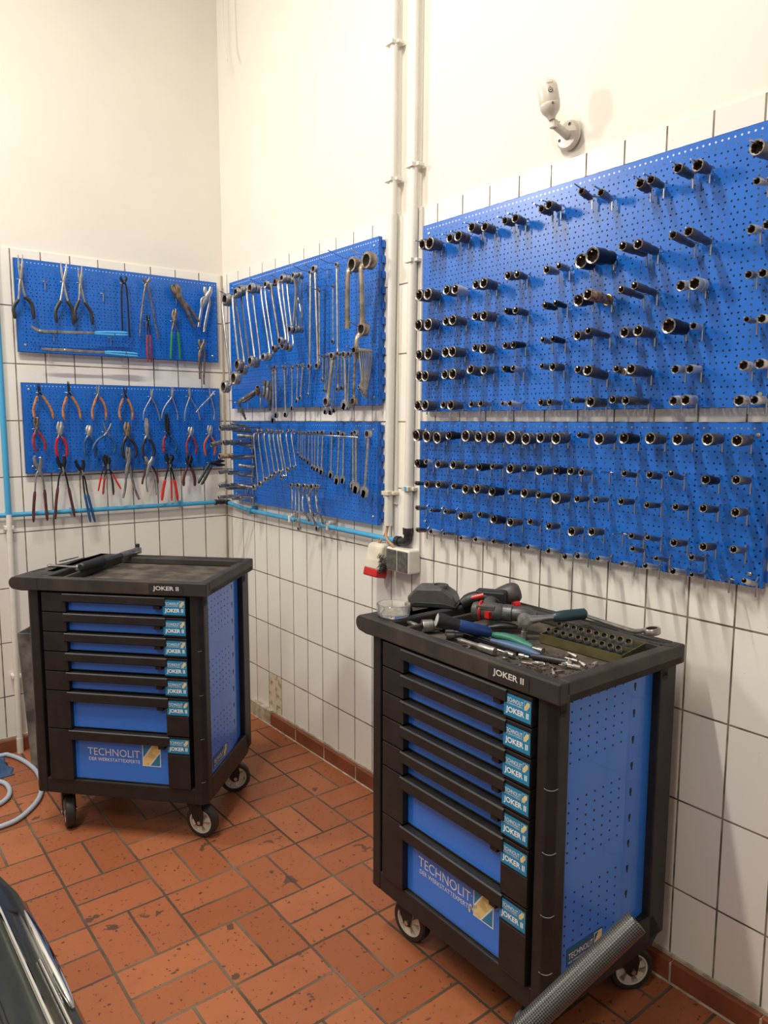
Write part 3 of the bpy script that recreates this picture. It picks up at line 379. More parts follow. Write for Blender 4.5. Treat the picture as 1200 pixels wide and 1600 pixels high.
SP=[[[[0.477,0.21,2.0555],[0.4878,0.24,2.0093],[0.5531,0.24,1.6967],[0.5665,0.27,1.6647]],"ring",0.0251,"ring",0.0233,0.0063,"c","largest cranked ring spanner hanging furthest left, out on the hook tip"],[[[0.5205,0.18,2.0836],[0.5294,0.21,2.0357],[0.5812,0.21,1.7374],[0.6057,0.24,1.7013]],"ring",0.0208,"ring",0.0246,0.0059,"c","cranked ring spanner half hidden second from the left, lower ring by the corner"],[[[0.5195,0.16,2.096],[0.5192,0.19,2.0523],[0.5861,0.19,1.789],[0.5987,0.22,1.7597]],"ring",0.0216,"ring",0.0219,0.0059,"g","cranked ring spanner third from the left, ring beside the board edge"],[[[0.5113,0.13,2.1036],[0.5193,0.16,2.0587],[0.5797,0.16,1.7773],[0.581,0.19,1.7403]],"ring",0.0182,"ring",0.0194,0.0056,"c","cranked ring spanner fourth from the left with low hanging lower ring"],[[[0.5998,0.15,2.0964],[0.6075,0.18,2.0591],[0.6654,0.18,1.7979],[0.6978,0.21,1.771]],"ring",0.0205,"ring",0.0187,0.0058,"c","wide cranked ring spanner fifth from the left"],[[[0.5786,0.11,2.1002],[0.5912,0.14,2.0619],[0.6441,0.14,1.8048],[0.6557,0.17,1.7709]],"ring",0.0173,"ring",0.0204,0.00485,"g","cranked ring spanner sixth from the left with a bright lower ring"],[[[0.7314,0.15,2.0937],[0.7357,0.18,2.0558],[0.7982,0.18,1.8117],[0.8111,0.21,1.7802]],"ring",0.0146,"ring",0.0143,0.00465,"c","slim cranked ring spanner seventh from the left"],[[[0.7076,0.12,2.0937],[0.7168,0.15,2.0613],[0.776,0.15,1.8215],[0.7947,0.18,1.7861]],"ring",0.0134,"ring",0.0145,0.00435,"c","slim cranked ring spanner eighth from the left, close to its twin"],[[[0.7785,0.13,2.1003],[0.7905,0.16,2.0603],[0.8486,0.16,1.8379],[0.8614,0.19,1.8129]],"ring",0.0145,"ring",0.0129,0.0046,"r","rust-tinged cranked ring spanner ninth from the left"],[[[0.8705,0.15,2.0995],[0.8794,0.18,2.062],[0.9335,0.18,1.8579],[0.947,0.21,1.8362]],"ring",0.0154,"ring",0.0138,0.00515,"c","bright cranked ring spanner tenth from the left"],[[[0.8537,0.12,2.1035],[0.8634,0.15,2.0693],[0.9052,0.15,1.853],[0.9202,0.18,1.8217]],"ring",0.0155,"ring",0.0153,0.00485,"g","cranked ring spanner eleventh from the left"],[[[0.8363,0.09,2.1031],[0.8504,0.12,2.0725],[0.8924,0.12,1.8466],[0.9092,0.15,1.8162]],"ring",0.0131,"ring",0.0141,0.0046,"c","cranked ring spanner at the right of the long cranked row"],[[[0.9235,0.13,2.1065],[0.9178,0.12,2.0416],[0.8965,0.12,1.919],[0.8914,0.13,1.8934]],"ring",0.0108,"ring",0.0129,0.00475,"c","short ring spanner, frontmost of the bunch of four"],[[[0.909,0.11,2.1122],[0.8974,0.1,2.0464],[0.886,0.1,1.9216],[0.8955,0.11,1.8914]],"ring",0.0102,"ring",0.0116,0.0035,"g","short ring spanner, second of the bunch of four"],[[[0.9057,0.09,2.1151],[0.8811,0.09,2.0496],[0.9098,0.09,1.9579],[0.8864,0.09,1.8982]],"ring",0.0116,"ring",0.0117,0.0032,"c","short ring spanner with a curved shank, third of the bunch of four"],[[[0.8844,0.07,2.1143],[0.8868,0.07,2.0509],[0.8872,0.07,1.9494],[0.8787,0.07,1.896]],"ring",0.0104,"ring",0.0105,0.00325,"g","short ring spanner, rearmost of the bunch of four"],[[[0.9843,0.09,2.1145],[0.9849,0.09,2.079],[0.9748,0.09,1.7761],[0.9742,0.09,1.7384]],"ring",0.0088,"ring",0.0115,0.00535,"c","long flat ring spanner, left of the long pair"],[[[1.0478,0.11,2.1158],[1.0517,0.11,2.0793],[1.0653,0.11,1.7815],[1.0645,0.11,1.7344]],"ring",0.0136,"ring",0.0125,0.00555,"c","long flat ring spanner with the larger ring, right of the long pair"],[[[1.0157,0.07,2.0433],[1.0186,0.07,2.0032],[1.0179,0.07,1.7994],[1.0172,0.07,1.7495]],"ring",0.0082,"ring",0.0089,0.00375,"g","thin ring spanner behind the long pair"],[[[1.1897,0.1,2.1114],[1.1893,0.1,2.0665],[1.1914,0.1,1.8326],[1.1919,0.1,1.7735]],"ring",0.0083,"ring",0.0097,0.00475,"c","long slim spanner alone above the ratchet spanners"],[[[1.1038,0.06,2.0477],[1.1034,0.06,2.0118],[1.1019,0.06,1.8671],[1.1015,0.06,1.8307]],"ring",0.0055,"ring",0.0081,0.0031,"g","thin short ring spanner left of the long slim spanner"],[[[1.332,0.12,2.0865],[1.3137,0.135,2.0598],[1.3013,0.13,1.9908],[1.2864,0.12,1.8605]],"ring",0.0251,"flat",0,0.01025,"w","big worn striking ring spanner with a flat end, left one"],[[[1.3974,0.1,2.0934],[1.3734,0.12,2.0658],[1.3702,0.115,1.9834],[1.3593,0.105,1.8688]],"ring",0.0281,"flat",0,0.0101,"w","largest worn striking ring spanner with a flat end, by the right edge"],[[[1.3622,0.1,1.8533],[1.3457,0.12,1.8184],[1.3437,0.12,1.7847],[1.3317,0.11,1.7521]],"ring",0.0229,"flat",0,0.0092,"w","worn big ring spanner hanging under the striking spanner"],[[[1.3496,0.13,1.7753],[1.3475,0.13,1.7331],[1.3412,0.13,1.6367],[1.342,0.13,1.588]],"ring",0.0126,"ring",0.0139,0.00575,"r","tarnished ring spanner in front of the nested curved spanners"],[[[1.2164,0.14,1.7626],[1.2108,0.14,1.729],[1.1757,0.13,1.6421],[1.1621,0.13,1.5896]],"ring",0.0131,"ring",0.0171,0.00775,"c","wide ratchet ring spanner hanging at a slant"],[[[1.1185,0.12,1.7683],[1.1182,0.12,1.7472],[1.1153,0.12,1.699],[1.1139,0.12,1.676]],"ring",0.0061,"ring",0.0068,0.00245,"g","tiny ring spanner left of the slanted ratchet spanner"],[[[1.1256,0.11,1.7714],[1.1253,0.11,1.7473],[1.1176,0.11,1.6628],[1.1139,0.11,1.6355]],"ring",0.0061,"ring",0.0062,0.00275,"g","small ring spanner just left of the slanted ratchet spanner"],[[[1.1271,0.1,1.7748],[1.1246,0.1,1.7418],[1.1085,0.1,1.6022],[1.1034,0.1,1.5543]],"ring",0.0074,"open",0.0106,0.00305,"c","combination spanner behind the slanted ratchet spanner, left jaw"],[[[1.1192,0.085,1.7792],[1.1188,0.085,1.7429],[1.115,0.085,1.6024],[1.1167,0.085,1.5518]],"ring",0.0074,"open",0.0106,0.0031,"c","combination spanner behind the slanted ratchet spanner, middle jaw"],[[[1.13,0.07,1.7793],[1.1296,0.07,1.743],[1.1195,0.07,1.6088],[1.119,0.07,1.5594]],"ring",0.0074,"open",0.0094,0.0031,"g","combination spanner behind the slanted ratchet spanner, right jaw"],[[[1.2117,0.11,1.7728],[1.2114,0.11,1.7422],[1.2077,0.11,1.6773],[1.2063,0.11,1.6369]],"ring",0.0078,"ring",0.0078,0.0042,"g","dark short ring spanner, left of the small dark pair"],[[[1.205,0.09,1.7743],[1.2047,0.09,1.7436],[1.2074,0.09,1.678],[1.2082,0.09,1.6422]],"ring",0.0072,"ring",0.0079,0.0036,"g","dark short ring spanner, right of the small dark pair"],[[[1.2817,0.13,1.7646],[1.2835,0.13,1.7254],[1.2869,0.13,1.6153],[1.2805,0.13,1.5758]],"ring",0.0117,"open",0.0153,0.0047,"c","combination spanner with wide open jaw left of the tarnished spanner"],[[[1.2709,0.1,1.7682],[1.2706,0.1,1.7275],[1.2608,0.1,1.6167],[1.2585,0.1,1.5742]],"ring",0.0094,"open",0.0131,0.00355,"g","combination spanner partly behind its neighbour left of the tarnished spanner"],[[[1.3553,0.12,1.7782],[1.364,0.12,1.7439],[1.3745,0.12,1.6699],[1.3628,0.12,1.6409]],"ring",0.0063,"ring",0.0063,0.0026,"c","curved flat ring spanner, first from the left of the nested set"],[[[1.353,0.109,1.7782],[1.3616,0.109,1.7446],[1.3663,0.109,1.6661],[1.3546,0.109,1.6363]],"ring",0.0063,"ring",0.0069,0.0026,"c","curved flat ring spanner, second from the left of the nested set"],[[[1.3507,0.098,1.7782],[1.3594,0.098,1.7453],[1.3583,0.098,1.6622],[1.3465,0.098,1.6317]],"ring",0.0064,"ring",0.0074,0.0026,"c","curved flat ring spanner, third from the left of the nested set"],[[[1.3484,0.087,1.7782],[1.3571,0.087,1.746],[1.3503,0.087,1.6583],[1.3385,0.087,1.6271]],"ring",0.0064,"ring",0.008,0.0026,"c","curved flat ring spanner, fourth from the left of the nested set"],[[[1.3463,0.076,1.7781],[1.355,0.076,1.7467],[1.3423,0.076,1.6544],[1.3305,0.076,1.6224]],"ring",0.0064,"ring",0.0086,0.0026,"c","curved flat ring spanner, fifth from the left of the nested set"],[[[1.3442,0.065,1.7781],[1.3529,0.065,1.7474],[1.3344,0.065,1.6504],[1.3226,0.065,1.6176]],"ring",0.0064,"ring",0.0092,0.0026,"c","curved flat ring spanner, sixth from the left of the nested set"],[[[1.3422,0.05399999999999999,1.778],[1.351,0.05399999999999999,1.7481],[1.3266,0.05399999999999999,1.6464],[1.3147,0.05399999999999999,1.6128]],"ring",0.0064,"ring",0.0097,0.00265,"c","curved flat ring spanner, seventh from the left of the nested set"],[[[0.7613,0.13,1.7449],[0.7614,0.13,1.7167],[0.7618,0.13,1.5729],[0.7619,0.13,1.5423]],"flex",0.0107,"open",0.0122,0.00435,"c","flex-head ratchet spanner, leftmost front one"],[[[0.6858,0.1,1.7436],[0.6852,0.1,1.7127],[0.6823,0.1,1.5546],[0.6817,0.1,1.5209]],"flex",0.0096,"open",0.0138,0.00345,"c","flex-head ratchet spanner hanging lowest at the left"],[[[0.8031,0.11,1.7423],[0.8037,0.11,1.7149],[0.8065,0.11,1.5752],[0.807,0.11,1.5455]],"flex",0.0093,"open",0.0121,0.004,"c","flex-head ratchet spanner second along the lower row"],[[[0.8505,0.1,1.7415],[0.8498,0.1,1.7179],[0.846,0.1,1.5973],[0.8452,0.1,1.5717]],"flex",0.0079,"open",0.0093,0.0033,"c","flex-head ratchet spanner third along the lower row"],[[[0.8806,0.09,1.7461],[0.879,0.09,1.7259],[0.8705,0.09,1.6229],[0.8687,0.09,1.601]],"flex",0.0079,"open",0.0086,0.00295,"c","flex-head ratchet spanner fourth along the lower row"],[[[0.9041,0.08,1.7491],[0.901,0.08,1.7304],[0.8849,0.08,1.6345],[0.8815,0.08,1.614]],"flex",0.0078,"open",0.0073,0.00295,"c","flex-head ratchet spanner fifth along the lower row"],[[[0.9306,0.06,1.739],[0.9278,0.06,1.7166],[0.9168,0.06,1.6461],[0.9128,0.06,1.6254]],"ring",0.0046,"ring",0.0059,0.00195,"c","thin little spanner at the right of the flex-head row"],[[[0.5339,0.1,1.4659],[0.5396,0.122,1.4338],[0.5707,0.122,1.2319],[0.5804,0.144,1.2126]],"ring",0.0114,"ring",0.0113,0.0039,"c","cranked ring spanner, first from the left in the lower row"],[[[0.5691,0.1,1.4663],[0.5832,0.122,1.4346],[0.6262,0.122,1.2557],[0.6358,0.144,1.2309]],"ring",0.0113,"ring",0.0112,0.00385,"c","cranked ring spanner, second from the left in the lower row"],[[[0.6297,0.1,1.4687],[0.6359,0.122,1.4396],[0.6787,0.122,1.2788],[0.6884,0.144,1.255]],"ring",0.0104,"ring",0.0102,0.0038,"c","cranked ring spanner, third from the left in the lower row"],[[[0.6649,0.1,1.4675],[0.6808,0.122,1.4405],[0.7232,0.122,1.2892],[0.7362,0.144,1.2689]],"ring",0.0095,"ring",0.0093,0.00375,"c","cranked ring spanner, fourth from the left in the lower row"],[[[0.7058,0.1,1.4665],[0.7185,0.122,1.4412],[0.7608,0.122,1.3029],[0.7708,0.144,1.2849]],"ring",0.0094,"ring",0.0093,0.00375,"c","cranked ring spanner, fifth from the left in the lower row"],[[[0.7398,0.1,1.4661],[0.7571,0.122,1.4419],[0.7974,0.122,1.3086],[0.815,0.144,1.2928]],"ring",0.0086,"ring",0.0084,0.0037,"c","cranked ring spanner, sixth from the left in the lower row"],[[[0.7627,0.1,1.4649],[0.78,0.122,1.4423],[0.8254,0.122,1.2909],[0.8279,0.144,1.2729]],"ring",0.0085,"ring",0.0084,0.0037,"c","cranked ring spanner, seventh from the left in the lower row"],[[[0.8108,0.1,1.4708],[0.8309,0.122,1.4471],[0.8631,0.122,1.3271],[0.879,0.144,1.3076]],"ring",0.0084,"ring",0.0083,0.00305,"c","cranked ring spanner, eighth from the left in the lower row"],[[[0.849,0.1,1.4713],[0.8733,0.122,1.4478],[0.9051,0.122,1.3329],[0.9224,0.144,1.3188]],"ring",0.0068,"ring",0.0067,0.00305,"c","cranked ring spanner, ninth from the left in the lower row"],[[[0.8461,0.07,1.4635],[0.8453,0.07,1.4525],[0.8406,0.07,1.3847],[0.8397,0.07,1.3718]],"ring",0.0061,"open",0.0061,0.0023,"c","small combination spanner, first from the left on the long bar"],[[[0.8663,0.07,1.4638],[0.8657,0.07,1.4515],[0.8619,0.07,1.3756],[0.8612,0.07,1.3612]],"ring",0.0061,"open",0.0061,0.0023,"c","small combination spanner, second from the left on the long bar"],[[[0.8834,0.07,1.464],[0.8825,0.07,1.451],[0.8766,0.07,1.3702],[0.8755,0.07,1.3549]],"ring",0.0061,"open",0.0069,0.00225,"c","small combination spanner, third from the left on the long bar"],[[[0.9004,0.07,1.4642],[0.8998,0.07,1.4507],[0.8961,0.07,1.367],[0.8954,0.07,1.3511]],"ring",0.006,"open",0.0068,0.00245,"c","small combination spanner, fourth from the left on the long bar"],[[[0.9326,0.07,1.4647],[0.9315,0.07,1.45],[0.9247,0.07,1.3591],[0.9234,0.07,1.3418]],"ring",0.0075,"open",0.0098,0.003,"c","small combination spanner, fifth from the left on the long bar"],[[[0.9561,0.07,1.465],[0.9559,0.07,1.4478],[0.9552,0.07,1.341],[0.955,0.07,1.3208]],"ring",0.0067,"open",0.0082,0.0026,"c","small combination spanner, sixth from the left on the long bar"],[[[0.9793,0.07,1.4653],[0.9785,0.07,1.4475],[0.9737,0.07,1.3368],[0.9728,0.07,1.3157]],"ring",0.0074,"open",0.0089,0.00295,"c","small combination spanner, seventh from the left on the long bar"],[[[1.0062,0.07,1.4657],[1.0052,0.07,1.4476],[0.9985,0.07,1.3354],[0.9972,0.07,1.314]],"ring",0.0088,"open",0.0104,0.00365,"c","small combination spanner, eighth from the left on the long bar"],[[[1.0394,0.07,1.4661],[1.0377,0.07,1.4472],[1.0273,0.07,1.3291],[1.0253,0.07,1.3066]],"ring",0.0102,"open",0.0118,0.00435,"c","small combination spanner, ninth from the left on the long bar"],[[[1.1201,0.08,1.4645],[1.119,0.08,1.4447],[1.1121,0.08,1.3215],[1.1107,0.08,1.298]],"ring",0.01,"open",0.0129,0.00355,"c","medium combination spanner alone right of the nine small ones"],[[[1.1725,0.08,1.4653],[1.1704,0.08,1.443],[1.1573,0.08,1.3043],[1.1548,0.08,1.2777]],"ring",0.0112,"open",0.0149,0.00385,"c","medium combination spanner, left of the medium pair"],[[[1.203,0.08,1.4602],[1.2022,0.08,1.4389],[1.1967,0.08,1.3069],[1.1957,0.08,1.2818]],"ring",0.0104,"open",0.0126,0.00385,"c","medium combination spanner, right of the medium pair"],[[[1.265,0.08,1.4645],[1.265,0.08,1.4406],[1.2653,0.08,1.2917],[1.2653,0.08,1.2633]],"ring",0.011,"open",0.0138,0.0041,"c","combination spanner behind the largest-jawed one"],[[[1.2848,0.08,1.4682],[1.2849,0.08,1.4429],[1.2852,0.08,1.2851],[1.2853,0.08,1.2551]],"ring",0.0123,"open",0.0179,0.00475,"c","large combination spanner, second from the right end of the bar"],[[[1.3653,0.08,1.4661],[1.3623,0.08,1.4397],[1.3431,0.08,1.275],[1.3394,0.08,1.2433]],"ring",0.0147,"open",0.0176,0.00465,"c","largest combination spanner, at the right end of the bar"],[[[0.8512,0.11,1.2384],[0.819,0.09,1.2158],[0.8539,0.11,1.1657],[0.8201,0.09,1.1381]],"ring",0.0092,"flat",0,0.0046,"c","flat shanked ring spanner at the left of the bottom bunch"],[[[0.8819,0.11,1.2405],[0.8498,0.09,1.2104],[0.8792,0.11,1.122],[0.8454,0.09,1.0798]],"ring",0.0053,"ring",0.0062,0.00265,"c","thin ring spanner second in the bottom bunch"],[[[0.9106,0.11,1.2402],[0.8788,0.09,1.2049],[0.9102,0.11,1.0869],[0.8769,0.09,1.0492]],"ring",0.0113,"ring",0.0092,0.0049,"c","longest straight ring spanner in the bottom bunch"],[[[0.9557,0.11,1.2419],[0.9088,0.09,1.1996],[0.9398,0.11,1.143],[0.9631,0.09,1.0947]],"ring",0.0104,"ring",0.0075,0.0041,"c","curved ring spanner fourth in the bottom bunch"],[[[0.9834,0.11,1.2423],[0.9399,0.09,1.2021],[0.9956,0.11,1.1557],[1.0021,0.09,1.1213]],"ring",0.0081,"ring",0.0074,0.0033,"c","thin curved ring spanner fifth in the bottom bunch"],[[[1.0175,0.11,1.2432],[0.9579,0.09,1.196],[1.0021,0.11,1.134],[1.0243,0.09,1.0662]],"ring",0.0117,"ring",0.0118,0.00515,"c","thick S-curved ring spanner in the middle of the bottom bunch"],[[[1.0484,0.11,1.2483],[1.0089,0.09,1.2075],[1.0523,0.11,1.1536],[1.0713,0.09,1.0952]],"ring",0.008,"ring",0.0073,0.00325,"c","slim curved ring spanner, rightmost lower ring of the bottom bunch"],[[[1.067,0.11,1.2482],[1.0198,0.09,1.2158],[1.0501,0.11,1.1827],[1.0348,0.09,1.1417]],"ring",0.0065,"ring",0.0059,0.0029,"c","small ring spanner at the right of the bottom bunch"]]
TB=[[[0.4357,0.24,1.4818],[0.4357,0.1846,1.4849],0.0155,"g"],[[0.4175,0.2,1.4799],[0.4175,0.1483,1.483],0.014,"g"],[[0.397,0.16,1.477],[0.397,0.0636,1.4682],0.015,"g"],[[0.3435,0.14,1.5016],[0.3435,0.0558,1.4889],0.0085,"g"],[[0.3159,0.09,1.4435],[0.3779,0.035,1.4381],0.0112,"g"],[[0.3589,0.25,1.4021],[0.3589,0.1939,1.4128],0.0133,"g"],[[0.3863,0.2,1.411],[0.3863,0.1452,1.4127],0.0141,"g"],[[0.3627,0.15,1.4097],[0.3627,0.0713,1.4127],0.0143,"g"],[[0.3429,0.1,1.4033],[0.3761,0.035,1.3928],0.0094,"g"],[[0.3777,0.22,1.3482],[0.3777,0.1516,1.3489],0.0141,"t"],[[0.3591,0.15,1.3363],[0.3813,0.035,1.3425],0.011,"g"],[[0.3205,0.09,1.2995],[0.3811,0.035,1.2902],0.0086,"c"],[[0.3735,0.22,1.2714],[0.3735,0.1734,1.2754],0.0117,"g"],[[0.3643,0.17,1.2672],[0.3643,0.1133,1.264],0.0118,"g"],[[0.338,0.1,1.2551],[0.3703,0.035,1.2439],0.0094,"g"],[[0.3281,0.2,1.2018],[0.3281,0.1094,1.2032],0.011,"g"],[[0.3009,0.15,1.1861],[0.3009,0.0478,1.1859],0.0103,"g"],[[0.3282,0.1,1.2027],[0.3754,0.035,1.1888],0.0086,"g"],[[0.3573,0.22,1.1492],[0.3573,0.1443,1.1523],0.0109,"g"],[[0.3808,0.16,1.1432],[0.3808,0.0905,1.1449],0.0101,"g"],[[0.3258,0.1,1.1506],[0.3733,0.035,1.1357],0.0078,"g"]]
AD=[[[0.6102,0.1,1.6959],[0.5975,0.1,1.6166],0.0091,"g"],[[0.6454,0.1,1.6931],[0.6282,0.1,1.5987],0.009,"g"],[[0.6757,0.1,1.6831],[0.6523,0.1,1.5603],0.0083,"d"],[[0.5725,0.1,1.6452],[0.571,0.1,1.5632],0.0049,"c"],[[0.4436,0.14,1.6049],[0.5438,0.1,1.6565],0.0103,"g"],[[0.428,0.14,1.6052],[0.4204,0.1,1.521],0.0074,"g"],[[0.4742,0.14,1.5993],[0.5208,0.1,1.6346],0.0058,"d"],[[0.6176,0.14,1.6634],[0.5459,0.1,1.634],0.0098,"t"]]
HK=[[[0.5069,0.26,2.085],[0.4006,0.15,2.1001]],[[0.4931,0.2,2.1053],[0.4123,0.1,2.1234]],[[0.6694,0.2,2.1238],[0.5631,0.06,2.1315]],[[0.7351,0.18,2.1135],[0.6577,0.06,2.1298]],[[0.8148,0.18,2.1209],[0.7248,0.06,2.1334]],[[0.8881,0.16,2.1229],[0.7824,0.04,2.141]],[[1.0111,0.19,2.1263],[0.9218,0.05,2.1337]],[[1.0686,0.17,2.124],[0.9574,0.05,2.1419]],[[1.2008,0.19,2.1231],[1.1171,0.05,2.1339]],[[1.3676,0.26,2.1128],[1.2214,0.04,2.1325]],[[1.4711,0.24,2.102],[1.3194,0.05,2.1333]],[[1.0929,0.16,2.0353],[1.005,0.035,2.0485]],[[1.1363,0.12,2.0426],[1.0832,0.04,2.0557]],[[1.0989,0.12,2.1126],[1.0399,0.035,2.1262]],[[1.2055,0.2,1.7641],[1.0897,0.05,1.7863]],[[1.3941,0.2,1.7816],[1.2856,0.08,1.7886]],[[1.4137,0.2,1.8668],[1.2813,0.04,1.8758]],[[0.7761,0.18,1.7464],[0.7146,0.06,1.7506]],[[0.9139,0.17,1.7519],[0.8375,0.04,1.7561]],[[0.9457,0.1,1.7395],[0.8914,0.035,1.7455]],[[0.453,0.2,1.6086],[0.3381,0.04,1.605]],[[1.0053,0.19,2.1302],[0.9218,0.05,2.1331]],[[1.2922,0.16,1.769],[1.25,0.08,1.7736]]]
